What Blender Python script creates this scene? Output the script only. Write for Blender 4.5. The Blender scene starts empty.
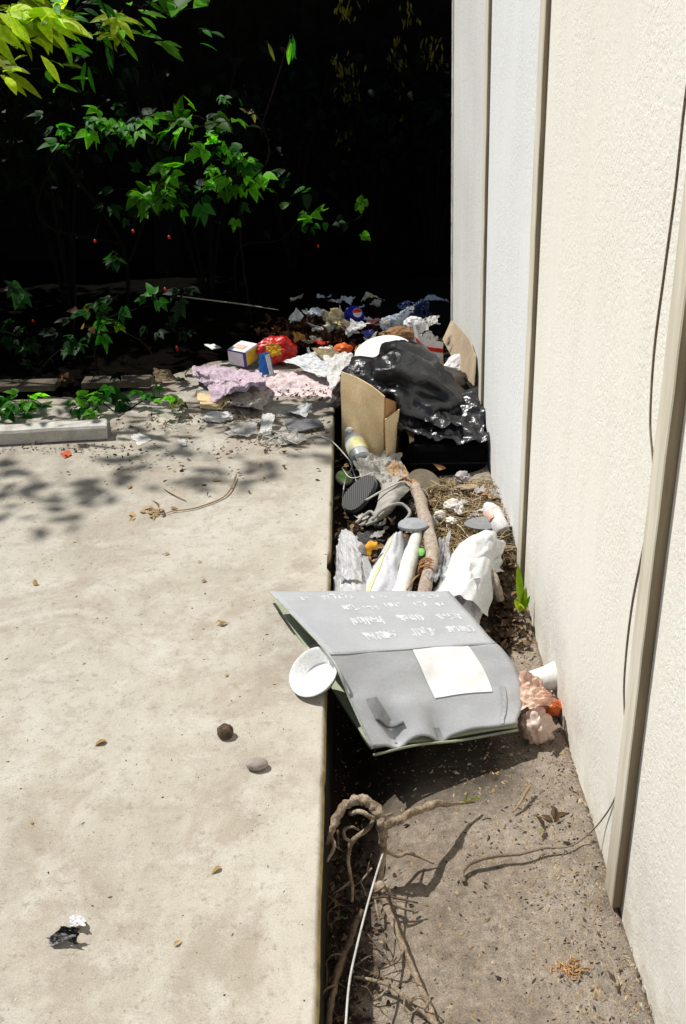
import bpy, math, random
from mathutils import Vector, Matrix, noise
PI = math.pi
rnd = random.Random(7)
scene = bpy.context.scene
COL = scene.collection

# ------------------------------------------------------------------ camera
H = 1.55
R = Matrix(((0.99877124, 0.04258497, 0.02534837),
            (0.00285298, 0.46123108, -0.88727546),
            (-0.04947605, 0.88625753, 0.46054284)))
F = 933.0
cam_d = bpy.data.cameras.new("camera")
cam = bpy.data.objects.new("camera", cam_d)
COL.objects.link(cam)
cam.matrix_world = Matrix.Translation((0, 0, H)) @ R.to_4x4()
cam_d.sensor_fit = 'VERTICAL'
cam_d.sensor_height = 36.0
cam_d.lens = 36.0 * F / 1024.0
cam_d.clip_start = 0.05
cam_d.clip_end = 500
scene.camera = cam

def ray(px, py):
    return R @ Vector((px - 343.0, -(py - 512.0), -F))
def at(px, py, z):                      # where a sight line meets the level z
    d = ray(px, py); t = (z - H) / d.z
    return Vector((d.x * t, d.y * t, z))
def atY(px, py, y):
    d = ray(px, py); t = y / d.y
    return Vector((d.x * t, y, H + d.z * t))
def atX(px, py, x):
    d = ray(px, py); t = x / d.x
    return Vector((x, d.y * t, H + d.z * t))

EDGE = -0.125      # slab edge
WALLX = 0.515      # wall face
GZ = -0.20         # dirt level

def sstep(a, b, x):
    t = max(0.0, min(1.0, (x - a) / (b - a)))
    return t * t * (3 - 2 * t)
def gz(x, y):                           # dirt height in the trench
    m = 0.09 * sstep(2.3, 2.9, y) * (1 - sstep(5.2, 6.2, y))
    n = 0.010 * noise.noise(Vector((x * 5, y * 5, 0))) + 0.004 * noise.noise(Vector((x * 22, y * 22, 3)))
    b = 0.02 * sstep(0.40, 0.515, x) * (1 if x < .52 else 0)
    h = -.12 * math.exp(-((x + .07) / .11) ** 2) * sstep(1.42, 1.64, y) * (1 - sstep(2.3, 2.6, y))  # added hollow, shaped so the slab's shadow reaches the folder's
    return GZ + m + n + b + h

# ------------------------------------------------------------------ materials
def srgb(r, g, b):
    f = lambda c: c / 12.92 if c <= .04045 else ((c + .055) / 1.055) ** 2.4
    return (f(r / 255), f(g / 255), f(b / 255), 1)

class NT:
    def __init__(self, name):
        self.m = bpy.data.materials.new(name); self.m.use_nodes = True
        self.t = self.m.node_tree; self.t.nodes.clear()
        self.out = self.n('ShaderNodeOutputMaterial')
        self.pos = self.n('ShaderNodeNewGeometry').outputs['Position']
    def n(self, typ, **kw):
        nd = self.t.nodes.new(typ)
        for k, v in kw.items(): setattr(nd, k, v)
        return nd
    def l(self, a, b): self.t.links.new(a, b)
    def noise(self, scale, detail=4, rough=.55, vec=None, dist=0.0):
        nd = self.n('ShaderNodeTexNoise'); nd.inputs['Scale'].default_value = scale
        nd.inputs['Detail'].default_value = detail; nd.inputs['Roughness'].default_value = rough
        nd.inputs['Distortion'].default_value = dist
        self.l(vec if vec is not None else self.pos, nd.inputs['Vector']); return nd.outputs['Fac']
    def ramp(self, fac, stops):
        nd = self.n('ShaderNodeValToRGB'); e = nd.color_ramp.elements
        while len(e) < len(stops): e.new(.5)
        for i, (p, c) in enumerate(stops):
            e[i].position = p
            e[i].color = (c, c, c, 1) if isinstance(c, (int, float)) else (c[0], c[1], c[2], 1)
        self.l(fac, nd.inputs['Fac']); return nd.outputs['Color']
    def mix(self, fac, a, b, blend='MIX'):
        nd = self.n('ShaderNodeMix', data_type='RGBA', blend_type=blend)
        for s, v in ((nd.inputs['Factor'], fac), (nd.inputs['A'], a), (nd.inputs['B'], b)):
            if isinstance(v, (int, float)): s.default_value = v
            elif isinstance(v, tuple): s.default_value = (v[0], v[1], v[2], 1)
            else: self.l(v, s)
        return nd.outputs['Result']
    def math(self, op, a, b=0.0):
        nd = self.n('ShaderNodeMath', operation=op)
        for s, v in ((nd.inputs[0], a), (nd.inputs[1], b)):
            if isinstance(v, (int, float)): s.default_value = v
            else: self.l(v, s)
        return nd.outputs[0]
    def scaled(self, s):
        nd = self.n('ShaderNodeVectorMath', operation='MULTIPLY'); self.l(self.pos, nd.inputs[0])
        nd.inputs[1].default_value = s; return nd.outputs[0]
    def bump(self, h, strength, dist, normal=None):
        nd = self.n('ShaderNodeBump'); nd.inputs['Strength'].default_value = strength
        nd.inputs['Distance'].default_value = dist; self.l(h, nd.inputs['Height'])
        if normal is not None: self.l(normal, nd.inputs['Normal'])
        return nd.outputs['Normal']
    def bsdf(self, col, rough=.8, normal=None, spec=.3, alpha=None, trans=0.0):
        b = self.n('ShaderNodeBsdfPrincipled')
        for s, v in ((b.inputs['Base Color'], col), (b.inputs['Roughness'], rough)):
            if isinstance(v, (int, float)): s.default_value = v
            elif isinstance(v, tuple): s.default_value = (v[0], v[1], v[2], 1)
            else: self.l(v, s)
        b.inputs['Specular IOR Level'].default_value = spec
        b.inputs['Transmission Weight'].default_value = trans
        if normal is not None: self.l(normal, b.inputs['Normal'])
        self.l(b.outputs[0], self.out.inputs['Surface']); return b

_mc = {}
def M(name, c, c2=None, rough=.75, scale=18, bump=.25, bscale=None, bdist=.004, spec=.3, thin=0.0, detail=4):
    """plain worn surface: two colours mixed by noise, bumped; thin > 0 lets light through like film or paper"""
    if name in _mc: return _mc[name]
    t = NT(name)
    c2 = c2 or tuple(x * .72 for x in c[:3])
    f = t.ramp(t.noise(scale, detail), [(.35, 0.0), (.65, 1.0)])
    col = t.mix(f, tuple(c[:3]), tuple(c2[:3]))
    fine = t.ramp(t.noise(scale * 9, 3), [(.3, .82), (.7, 1.08)])
    col = t.mix(1.0, col, fine, 'MULTIPLY')
    nrm = t.bump(t.noise(bscale or scale * 4, 5 if detail > 2 else 1.5), bump, bdist)
    b = t.bsdf(col, rough, nrm, spec)
    if thin > 0:
        tr = t.n('ShaderNodeBsdfTranslucent'); t.l(col, tr.inputs['Color']); t.l(nrm, tr.inputs['Normal'])
        mx = t.n('ShaderNodeMixShader'); mx.inputs[0].default_value = thin
        t.l(b.outputs[0], mx.inputs[1]); t.l(tr.outputs[0], mx.inputs[2]); t.l(mx.outputs[0], t.out.inputs['Surface'])
    _mc[name] = t.m
    return t.m

def film(name, c, alpha, rough=.25):
    """thin clear plastic film"""
    if name in _mc: return _mc[name]
    t = NT(name)
    nrm = t.bump(t.noise(60, 5), .6, .006)
    b = t.bsdf(tuple(c[:3]), rough, nrm, .5)
    tp = t.n('ShaderNodeBsdfTransparent'); tp.inputs['Color'].default_value = (.93, .94, .95, 1)
    a = t.ramp(t.noise(25, 4), [(.3, max(0, alpha - .25)), (.7, min(1, alpha + .2))])
    mx = t.n('ShaderNodeMixShader'); t.l(a, mx.inputs[0])
    t.l(tp.outputs[0], mx.inputs[1]); t.l(b.outputs[0], mx.inputs[2]); t.l(mx.outputs[0], t.out.inputs['Surface'])
    _mc[name] = t.m
    return t.m

def leafmat(name, trans=.58, rough=.5):
    t = NT(name)
    a = t.n('ShaderNodeAttribute', attribute_name='tint')
    v = t.ramp(t.noise(60, 3), [(.3, .75), (.7, 1.15)])
    col = t.mix(1.0, a.outputs['Color'], v, 'MULTIPLY')
    b = t.bsdf(col, rough, None, .22)
    tr = t.n('ShaderNodeBsdfTranslucent')
    c2 = t.mix(1.0, col, (1.2, 1.4, .5), 'MULTIPLY'); t.l(c2, tr.inputs['Color'])
    mx = t.n('ShaderNodeMixShader'); mx.inputs[0].default_value = trans
    t.l(b.outputs[0], mx.inputs[1]); t.l(tr.outputs[0], mx.inputs[2]); t.l(mx.outputs[0], t.out.inputs['Surface'])
    return t.m

def tintmat(name, rough=.85, bump=.3):
    t = NT(name)
    a = t.n('ShaderNodeAttribute', attribute_name='tint')
    v = t.ramp(t.noise(90, 3), [(.3, .8), (.7, 1.15)])
    t.bsdf(t.mix(1.0, a.outputs['Color'], v, 'MULTIPLY'), rough, t.bump(t.noise(200, 3), bump, .002), .2)
    return t.m

LEAF = leafmat('leaf_green')
DRY = tintmat('dry_litter')

def concrete_mat():
    t = NT('weathered_concrete')
    big = t.ramp(t.noise(1.4, 9, .68, dist=.5), [(.34, (.36, .326, .268)), (.5, (.46, .428, .362)), (.68, (.53, .502, .44))])
    st = t.ramp(t.noise(2.6, 10, .74, dist=1.0), [(.50, 0.0), (.64, .6)])
    col = t.mix(st, big, (.30, .245, .19))
    st2 = t.ramp(t.noise(11, 10, .82), [(.49, 0.0), (.59, .5)])
    col = t.mix(st2, col, (.335, .295, .24))
    pale = t.ramp(t.noise(6.1, 10, .8), [(.52, 0.0), (.62, .42)])
    col = t.mix(pale, col, (.60, .575, .52))
    gr = t.ramp(t.noise(34, 10, .85), [(.545, 0.0), (.60, .62)])
    col = t.mix(gr, col, (.25, .21, .165))
    fine = t.ramp(t.noise(260, 5, .8), [(.28, .68), (.5, 1.0), (.72, 1.17)])
    col = t.mix(1.0, col, fine, 'MULTIPLY')
    sp = t.n('ShaderNodeTexVoronoi'); sp.inputs['Scale'].default_value = 42; t.l(t.pos, sp.inputs['Vector'])
    spot = t.ramp(sp.outputs['Distance'], [(.05, 1.0), (.11, 0.0)])
    keep = t.ramp(t.noise(2.3, 4), [(.45, 0.0), (.58, .8)])
    col = t.mix(t.math('MULTIPLY', spot, keep), col, (.17, .13, .095))
    sp2 = t.n('ShaderNodeTexVoronoi'); sp2.inputs['Scale'].default_value = 130; t.l(t.pos, sp2.inputs['Vector'])
    spot2 = t.ramp(sp2.outputs['Distance'], [(.1, 1.0), (.2, 0.0)])
    keep2 = t.ramp(t.noise(6.3, 5), [(.48, 0.0), (.6, .7)])
    col = t.mix(t.math('MULTIPLY', spot2, keep2), col, (.20, .16, .12))
    # pale worn rim beside the edge, mossy ochre on the edge face
    sep = t.n('ShaderNodeSeparateXYZ'); t.l(t.pos, sep.inputs[0])
    nx = t.math('ADD', sep.outputs['X'], t.math('MULTIPLY', t.math('SUBTRACT', t.noise(9, 5), .5), .12))
    mr = t.n('ShaderNodeMapRange'); t.l(nx, mr.inputs[0]); mr.inputs[1].default_value = EDGE - .10; mr.inputs[2].default_value = EDGE
    col = t.mix(t.math('MULTIPLY', mr.outputs[0], .35), col, (.56, .52, .45))
    mz = t.n('ShaderNodeMapRange'); t.l(sep.outputs['Z'], mz.inputs[0]); mz.inputs[1].default_value = -.002; mz.inputs[2].default_value = -.008
    col = t.mix(mz.outputs[0], col, t.ramp(t.noise(30, 4), [(.35, (.40, .32, .15)), (.7, (.20, .155, .08))]))
    # dirt settling towards the back
    my = t.n('ShaderNodeMapRange'); t.l(sep.outputs['Y'], my.inputs[0]); my.inputs[1].default_value = 3.0; my.inputs[2].default_value = 4.4
    dn = t.ramp(t.noise(4, 6, .7), [(.4, 0.0), (.6, .75)])
    col = t.mix(t.math('MULTIPLY', my.outputs[0], dn), col, (.17, .13, .095))
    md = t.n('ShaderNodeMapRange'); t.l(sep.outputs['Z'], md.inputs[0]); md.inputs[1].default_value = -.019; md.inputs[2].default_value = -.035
    col = t.mix(md.outputs[0], col, (.022, .017, .011))  # lower edge face painted near-black to stand in for its shadow
    nrm = t.bump(t.noise(60, 8, .8), .22, .004)
    nrm = t.bump(t.noise(260, 5, .75), .4, .0025, nrm)
    t.bsdf(col, .9, nrm, .15)
    return t.m

def dirt_mat():
    t = NT('packed_dirt')
    col = t.ramp(t.noise(3.2, 6, .65, dist=.5), [(.3, (.28, .222, .17)), (.52, (.43, .36, .29)), (.75, (.53, .455, .38))])
    mot = t.ramp(t.noise(40, 6, .7), [(.3, .62), (.7, 1.25)])
    col = t.mix(1.0, col, mot, 'MULTIPLY')
    fine = t.ramp(t.noise(300, 4, .75), [(.28, .45), (.5, 1.0), (.75, 1.45)])
    col = t.mix(1.0, col, fine, 'MULTIPLY')
    v = t.n('ShaderNodeTexVoronoi'); v.inputs['Scale'].default_value = 95; t.l(t.pos, v.inputs['Vector'])
    chip = t.ramp(v.outputs['Distance'], [(.12, 1.0), (.2, 0.0)])
    keep = t.ramp(t.noise(7, 4), [(.5, 0.0), (.6, .8)])
    col = t.mix(t.math('MULTIPLY', chip, keep), col, t.mix(t.noise(50, 1), (.45, .38, .27), (.12, .08, .05)))
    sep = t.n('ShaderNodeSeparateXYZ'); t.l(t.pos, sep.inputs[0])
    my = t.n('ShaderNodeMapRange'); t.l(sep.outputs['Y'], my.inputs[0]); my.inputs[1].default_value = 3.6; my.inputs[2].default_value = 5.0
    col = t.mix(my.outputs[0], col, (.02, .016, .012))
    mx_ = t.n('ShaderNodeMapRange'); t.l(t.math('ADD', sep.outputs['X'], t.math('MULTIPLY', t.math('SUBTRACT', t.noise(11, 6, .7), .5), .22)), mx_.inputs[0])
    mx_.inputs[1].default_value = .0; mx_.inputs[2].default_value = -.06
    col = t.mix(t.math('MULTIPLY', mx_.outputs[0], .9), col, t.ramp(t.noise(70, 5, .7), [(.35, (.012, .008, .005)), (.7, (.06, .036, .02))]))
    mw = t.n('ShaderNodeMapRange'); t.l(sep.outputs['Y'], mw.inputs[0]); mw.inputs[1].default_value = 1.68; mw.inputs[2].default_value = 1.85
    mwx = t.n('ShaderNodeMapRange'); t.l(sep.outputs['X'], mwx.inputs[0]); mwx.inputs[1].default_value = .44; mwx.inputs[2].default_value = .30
    col = t.mix(t.math('MULTIPLY', t.math('MULTIPLY', mw.outputs[0], mwx.outputs[0]), .85), col, (.022, .016, .011))  # shade under the folder painted into the soil colour
    nrm = t.bump(t.noise(24, 7, .75), .75, .02)
    nrm = t.bump(t.noise(190, 6, .8), .9, .007, nrm)
    t.bsdf(col, .95, nrm, .1)
    return t.m

def stucco_mat(name, c, c2, dirt=.5):
    t = NT(name)
    col = t.mix(t.ramp(t.noise(2.0, 5), [(.3, 0.0), (.7, 1.0)]), c, c2)
    # rain streaks run down the face
    sv = t.scaled((9, 9, .7)); s = t.ramp(t.noise(1.6, 5, .6, sv), [(.45, 0.0), (.8, .3)])
    col = t.mix(s, col, tuple(x * .86 for x in c2))
    fine = t.ramp(t.noise(120, 4, .7), [(.3, .9), (.7, 1.05)])
    col = t.mix(1.0, col, fine, 'MULTIPLY')
    sep = t.n('ShaderNodeSeparateXYZ'); t.l(t.pos, sep.inputs[0])
    mz = t.n('ShaderNodeMapRange'); t.l(sep.outputs['Z'], mz.inputs[0]); mz.inputs[1].default_value = .45; mz.inputs[2].default_value = -.2
    dn = t.ramp(t.noise(6, 8, .75), [(.35, 0.0), (.7, 1.0)])
    zz = t.math('POWER', mz.outputs[0], 2.2)
    col = t.mix(t.math('MULTIPLY', t.math('MULTIPLY', zz, dn), dirt * 1.5), col, (.42, .36, .27))
    blot = t.ramp(t.noise(1.1, 7, .7, dist=.6), [(.5, 0.0), (.75, .35)])
    col = t.mix(blot, col, tuple(x * .82 for x in c2))
    # trowelled texture: smooth skim patches among knobbly ones
    k = t.noise(75, 3, .55, dist=.8)
    k = t.ramp(k, [(.42, 0.0), (.56, 1.0)])
    patch = t.ramp(t.noise(1.0, 3, .5, t.scaled((5.5, 5.5, 2.0))), [(.40, .08), (.60, 1.0)])
    h = t.math('MULTIPLY', k, patch)
    nrm = t.bump(h, .25, .0045)
    nrm = t.bump(t.noise(260, 4), .3, .0015, nrm)
    t.bsdf(col, .85, nrm, .2)
    return t.m

def wood_batten_mat():
    t = NT('painted_batten')
    sv = t.scaled((40, 40, 3))
    n = t.noise(1.2, 5, .6, sv)
    col = t.ramp(n, [(.35, (.62, .57, .46)), (.6, (.76, .71, .60))])
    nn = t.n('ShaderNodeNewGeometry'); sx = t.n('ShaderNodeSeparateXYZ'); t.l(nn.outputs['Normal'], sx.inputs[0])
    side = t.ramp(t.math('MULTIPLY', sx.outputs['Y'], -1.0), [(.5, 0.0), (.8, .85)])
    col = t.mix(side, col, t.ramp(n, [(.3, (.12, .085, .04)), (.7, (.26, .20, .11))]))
    sep = t.n('ShaderNodeSeparateXYZ'); t.l(t.pos, sep.inputs[0])
    mz = t.n('ShaderNodeMapRange'); t.l(sep.outputs['Z'], mz.inputs[0]); mz.inputs[1].default_value = .15; mz.inputs[2].default_value = -.2
    col = t.mix(t.math('MULTIPLY', mz.outputs[0], .55), col, (.20, .15, .08))
    t.bsdf(col, .8, t.bump(n, .4, .003), .2)
    return t.m

def bark_mat(name, c1, c2, scale=26):
    t = NT(name)
    n = t.noise(scale, 9, .75)
    col = t.ramp(n, [(.36, c1), (.62, c2)])
    fl = t.ramp(t.noise(scale * 5, 6, .8), [(.35, .5), (.55, 1.05)])
    col = t.mix(1.0, col, fl, 'MULTIPLY')
    t.bsdf(col, .9, t.bump(t.noise(scale * 5, 6, .8), 1.0, .008), .15)
    return t.m

# ------------------------------------------------------------------ mesh helpers
WORLD = {}
def finish(name, V, Fc, mat, parent=None, smooth=True, origin=None, tints=None, auto=None):
    me = bpy.data.meshes.new(name)
    V = [Vector(v) for v in V]
    if parent is not None: origin = WORLD[parent.name]
    elif origin is None:
        n = len(V); zs = min(v.z for v in V)
        origin = Vector((sum(v.x for v in V) / n, sum(v.y for v in V) / n, zs))
    origin = Vector(origin)
    me.from_pydata([v - origin for v in V], [], Fc)
    me.update()
    if smooth:
        me.polygons.foreach_set('use_smooth', [True] * len(me.polygons))
    if auto is not None:
        me.set_sharp_from_angle(angle=auto)
    mats = mat if isinstance(mat, (list, tuple)) else [mat]
    for m in mats: me.materials.append(m)
    if tints is not None:
        a = me.color_attributes.new('tint', 'FLOAT_COLOR', 'POINT')
        flat = []
        for c in tints: flat += [c[0], c[1], c[2], 1.0]
        a.data.foreach_set('color', flat)
    o = bpy.data.objects.new(name, me)
    COL.objects.link(o)
    WORLD[o.name] = origin.copy()
    if parent is None: o.location = origin
    else: o.parent = parent            # parent sits at its base, unrotated
    return o

def tag(o, label=None, cat=None, group=None, kind=None):
    if label: o['label'] = label
    if cat: o['category'] = cat
    if group: o['group'] = group
    if kind: o['kind'] = kind
    return o

def thing(name, label, cat, loc, group=None):
    o = bpy.data.objects.new(name, None); COL.objects.link(o)
    o.location = loc; o.empty_display_size = .05
    WORLD[o.name] = Vector(loc)
    return tag(o, label, cat, group)

class Creases:
    def __init__(self, seed, n=9, freq=1.0, fine=1.0):
        self.fine = fine
        r = random.Random(seed); self.k = []
        for i in range(n):
            a = r.uniform(0, PI); self.k.append((math.cos(a), math.sin(a), r.uniform(-.6, .6) / freq, r.uniform(.25, 1) * r.choice((-1, 1))))
        self.s = seed; self.freq = freq
    def __call__(self, u, v):
        s = 0
        for x, y, c, a in self.k: s += a * abs(x * u + y * v - c)
        s /= len(self.k) ** .5
        s += .35 * noise.noise(Vector((u * 3.1 * self.freq, v * 3.1 * self.freq, self.s * 3.7)))
        s += self.fine * .42 * (abs(noise.noise(Vector((u * 4.3 * self.freq, v * 4.3 * self.freq, self.s * 1.3)))) - .2)
        s += self.fine * .22 * (abs(noise.noise(Vector((u * 9.5 * self.freq, v * 9.5 * self.freq, self.s * 2.3)))) - .2)
        return s

def sheet(name, q, mat, amp=.01, seed=1, n=22, jit=.12, parent=None, floor=None, ncre=9, thick=0.0, smooth=False, sag=0.0, tints=None, round_=.0, fine=1.0):
    """a limp sheet between four corners (order round the outline), creased and with an uneven outline"""
    a, b, c, d = [Vector(p) for p in q]
    nr = (b - a).cross(d - a)
    if nr.z < 0: nr = -nr
    nr.normalize()
    cr = Creases(seed, ncre, 1.0, fine)
    V = []; Fc = []
    for j in range(n + 1):
        for i in range(n + 1):
            u, v = i / n, j / n
            U, W = 2 * u - 1, 2 * v - 1
            if round_ > 0:
                k = 1 - round_ * (abs(U) * abs(W)) ** 2
                U *= k; W *= k
            e = max(abs(U), abs(W)) ** 6
            U *= 1 + e * jit * noise.noise(Vector((W * 2.3, U * 2.3, seed * 5.1)))
            W *= 1 + e * jit * noise.noise(Vector((U * 2.3 + 9, W * 2.3, seed * 5.1)))
            uu, vv = (U + 1) / 2, (W + 1) / 2
            p = (a * (1 - uu) + b * uu) * (1 - vv) + (d * (1 - uu) + c * uu) * vv
            p += nr * (amp * cr(U, W) - sag * (1 - U * U) * (1 - W * W))
            if floor is not None:
                fz = floor(p.x, p.y) if callable(floor) else floor
                p.z = max(p.z, fz + .002)
            V.append(p)
    for j in range(n):
        for i in range(n):
            k = j * (n + 1) + i
            Fc.append((k, k + 1, k + n + 2, k + n + 1))
    o = finish(name, V, Fc, mat, parent, smooth)
    if thick > 0:
        md = o.modifiers.new('thickness', 'SOLIDIFY'); md.thickness = thick
    return o

_ico = {}
def ico(sub):
    if sub not in _ico:
        import bmesh
        bm = bmesh.new(); bmesh.ops.create_icosphere(bm, subdivisions=sub, radius=1)
        _ico[sub] = ([v.co.copy() for v in bm.verts], [tuple(v.index for v in f.verts) for f in bm.faces]); bm.free()
    return _ico[sub]

def ball(name, c, r, mat, seed=1, amp=.25, sub=4, rot=None, parent=None, smooth=False, floor=None, ncre=14, fine=.06, post=None, ridge=None):
    if ridge is None: ridge = 0 if smooth else .5
    """crumpled or lumpy closed body: an ellipsoid folded along random planes"""
    rr = random.Random(seed)
    pl = []
    for i in range(ncre):
        d = Vector((rr.gauss(0, 1), rr.gauss(0, 1), rr.gauss(0, 1))).normalized()
        pl.append((d, rr.uniform(-.6, .6), rr.uniform(.3, 1) * rr.choice((-1, 1))))
    vs, fs = ico(sub)
    V = []
    c = Vector(c)
    for v in vs:
        s = sum(a * abs(d.dot(v) - k) for d, k, a in pl) / ncre ** .5
        s += .5 * noise.noise(v * 2.2 + Vector((seed, 0, 0))) + ridge * (abs(noise.noise(v * 2.7 + Vector((0, seed, 0)))) - .2)
        p = v * (1 + amp * s + fine * noise.noise(v * 9 + Vector((0, seed, 0))))
        p = Vector((p.x * r[0], p.y * r[1], p.z * r[2]))
        if rot is not None: p = rot @ p
        p = p + c
        if post: p = post(p)
        if floor is not None:
            fz = floor(p.x, p.y) if callable(floor) else floor
            if p.z < fz: p.z = fz + .001
        V.append(p)
    return finish(name, V, fs, mat, parent, smooth)

def spline(pts, m=6):
    P = [Vector(p) for p in pts]
    if len(P) < 3: 
        return [P[0].lerp(P[-1], i / m) for i in range(m + 1)]
    P = [P[0] * 2 - P[1]] + P + [P[-1] * 2 - P[-2]]
    out = []
    for i in range(1, len(P) - 2):
        a, b, c, d = P[i - 1:i + 3]
        for k in range(m):
            t = k / m
            out.append(.5 * ((2 * b) + (c - a) * t + (2 * a - 5 * b + 4 * c - d) * t * t + (3 * b - a - 3 * c + d) * t ** 3))
    out.append(P[-2]); return out

def tubeVF(pts, rad, seg=8, m=6, knob=0.0, seed=0, V=None, Fc=None, wob=0.0):
    V = [] if V is None else V; Fc = [] if Fc is None else Fc
    S = spline(pts, m); n = len(S)
    if isinstance(rad, (int, float)): rad = [rad] * len(pts)
    L = len(rad) - 1
    up = Vector((.13, .21, .97)); base = len(V)
    for i, p in enumerate(S):
        t = i / (n - 1) * L; k = min(int(t), L - 1) if L > 0 else 0
        r = rad[k] + (rad[k + 1] - rad[k]) * (t - k) if L > 0 else rad[0]
        d = (S[min(i + 1, n - 1)] - S[max(i - 1, 0)])
        if d.length < 1e-9: d = Vector((0, 0, 1))
        d.normalize()
        x = up - d * up.dot(d)
        if x.length < .05: x = d.orthogonal()
        x.normalize(); up = x; y = d.cross(x)
        p = p + Vector((noise.noise(p * 14 + Vector((seed, 0, 0))), noise.noise(p * 14 + Vector((0, seed, 5))), 0)) * wob
        for s in range(seg):
            a = 2 * PI * s / seg
            rr = r * (1 + knob * noise.noise(Vector((math.cos(a) * 1.3, math.sin(a) * 1.3, i * .35 + seed * 7))))
            V.append(p + (x * math.cos(a) + y * math.sin(a)) * rr)
    for i in range(n - 1):
        for s in range(seg):
            a = base + i * seg + s; b = base + i * seg + (s + 1) % seg
            Fc.append((a, b, b + seg, a + seg))
    Fc.append(tuple(base + s for s in reversed(range(seg))))
    Fc.append(tuple(base + (n - 1) * seg + s for s in range(seg)))
    return V, Fc

def tube(name, pts, rad, mat, parent=None, seg=8, m=6, knob=0.0, seed=0, wob=0.0):
    V, Fc = tubeVF(pts, rad, seg, m, knob, seed, wob=wob)
    return finish(name, V, Fc, mat, parent, True)

def frame(c, z, x):
    z = Vector(z).normalized(); x = Vector(x); x = (x - z * x.dot(z)).normalized(); y = z.cross(x)
    m = Matrix((x, y, z)).transposed().to_4x4(); m.translation = Vector(c); return m

def lathe(name, prof, mat, mx, seg=28, parent=None, dent=0.0, seed=0, smooth=True, arc=2 * PI, squash=1.0):
    """profile of (radius, height) turned about the local z axis"""
    V = []; Fc = []; full = arc > 2 * PI - .01
    ns = seg if full else seg + 1
    for r, h in prof:
        for s in range(ns):
            a = arc * s / seg
            k = 1 + dent * noise.noise(Vector((math.cos(a) * 1.6, math.sin(a) * 1.6, h * 14 + seed)))
            V.append(mx @ Vector((r * k * math.cos(a), r * k * math.sin(a) * squash, h)))
    for j in range(len(prof) - 1):
        for s in range(seg):
            a = j * ns + s; b = j * ns + (s + 1) % ns
            Fc.append((a, b, b + ns, a + ns))
    return finish(name, V, Fc, mat, parent, smooth, auto=math.radians(40))

def prism(name, outline, t, mat, mx, parent=None, bev=.15, smooth=True, bend=None):
    """flat outline with thickness t along local z and softened rims"""
    n = len(outline); V = []; Fc = []
    cx = sum(p[0] for p in outline) / n; cy = sum(p[1] for p in outline) / n
    rings = [(0, 1 - bev * .25), (t * .12, 1), (t * .88, 1), (t, 1 - bev * .25)]
    for z, k in rings:
        for x, y in outline:
            p = Vector((cx + (x - cx) * k, cy + (y - cy) * k, z))
            if bend: p = bend(p)
            V.append(mx @ p)
    for j in range(len(rings) - 1):
        for i in range(n):
            a = j * n + i; b = j * n + (i + 1) % n
            Fc.append((a, b, b + n, a + n))
    for off, rev in ((0, True), ((len(rings) - 1) * n, False)):
        z = rings[0][0] if rev else rings[-1][0]
        p = Vector((cx, cy, z)); p = bend(p) if bend else p
        k = len(V); V.append(mx @ p)
        for i in range(n):
            a, b = off + i, off + (i + 1) % n
            Fc.append((k, b, a) if rev else (k, a, b))
    return finish(name, V, Fc, mat, parent, smooth, auto=math.radians(35))

def boxVF(c, s, mx=None, V=None, Fc=None):
    V = [] if V is None else V; Fc = [] if Fc is None else Fc
    b = len(V)
    for z in (-.5, .5):
        for x, y in ((-.5, -.5), (.5, -.5), (.5, .5), (-.5, .5)):
            p = Vector((c[0] + x * s[0], c[1] + y * s[1], c[2] + z * s[2]))
            V.append(mx @ p if mx is not None else p)
    for f in ((3, 2, 1, 0), (4, 5, 6, 7), (0, 1, 5, 4), (1, 2, 6, 5), (2, 3, 7, 6), (3, 0, 4, 7)):
        Fc.append(tuple(b + i for i in f))
    return V, Fc

def box(name, lo, hi, mat, parent=None, bevel=.004, mx=None):
    lo, hi = Vector(lo), Vector(hi)
    V, Fc = boxVF((lo + hi) / 2, hi - lo, mx)
    o = finish(name, V, Fc, mat, parent, False)
    if bevel:
        md = o.modifiers.new('edge', 'BEVEL'); md.width = bevel; md.segments = 2; md.limit_method = 'ANGLE'
    return o

def cloth_panel(name, grid, mat, thick=.003, parent=None, n=16, amp=.0, seed=1):
    """stiff panel through a 2-D grid of points (rows of corners), slightly warped"""
    rows = [spline(r, n) if len(r) > 2 else [Vector(r[0]).lerp(Vector(r[1]), i / n) for i in range(n + 1)] for r in grid]
    m = len(rows[0]); cols = []
    for i in range(m):
        c = [r[i] for r in rows]
        cols.append(spline(c, n) if len(c) > 2 else [c[0].lerp(c[1], k / n) for k in range(n + 1)])
    V = []; Fc = []; h = len(cols[0])
    for c in cols:
        for p in c:
            q = p * 9
            V.append(p + Vector((noise.noise(q + Vector((seed, 0, 0))), noise.noise(q + Vector((0, seed, 0))), noise.noise(q + Vector((0, 0, seed))))) * amp)
    for i in range(m - 1):
        for k in range(h - 1):
            a = i * h + k; Fc.append((a, a + 1, a + h + 1, a + h))
    o = finish(name, V, Fc, mat, parent, not thick or thick < .0025)
    if thick:
        md = o.modifiers.new('thickness', 'SOLIDIFY'); md.thickness = thick; md.offset = 0
    return o

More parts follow.
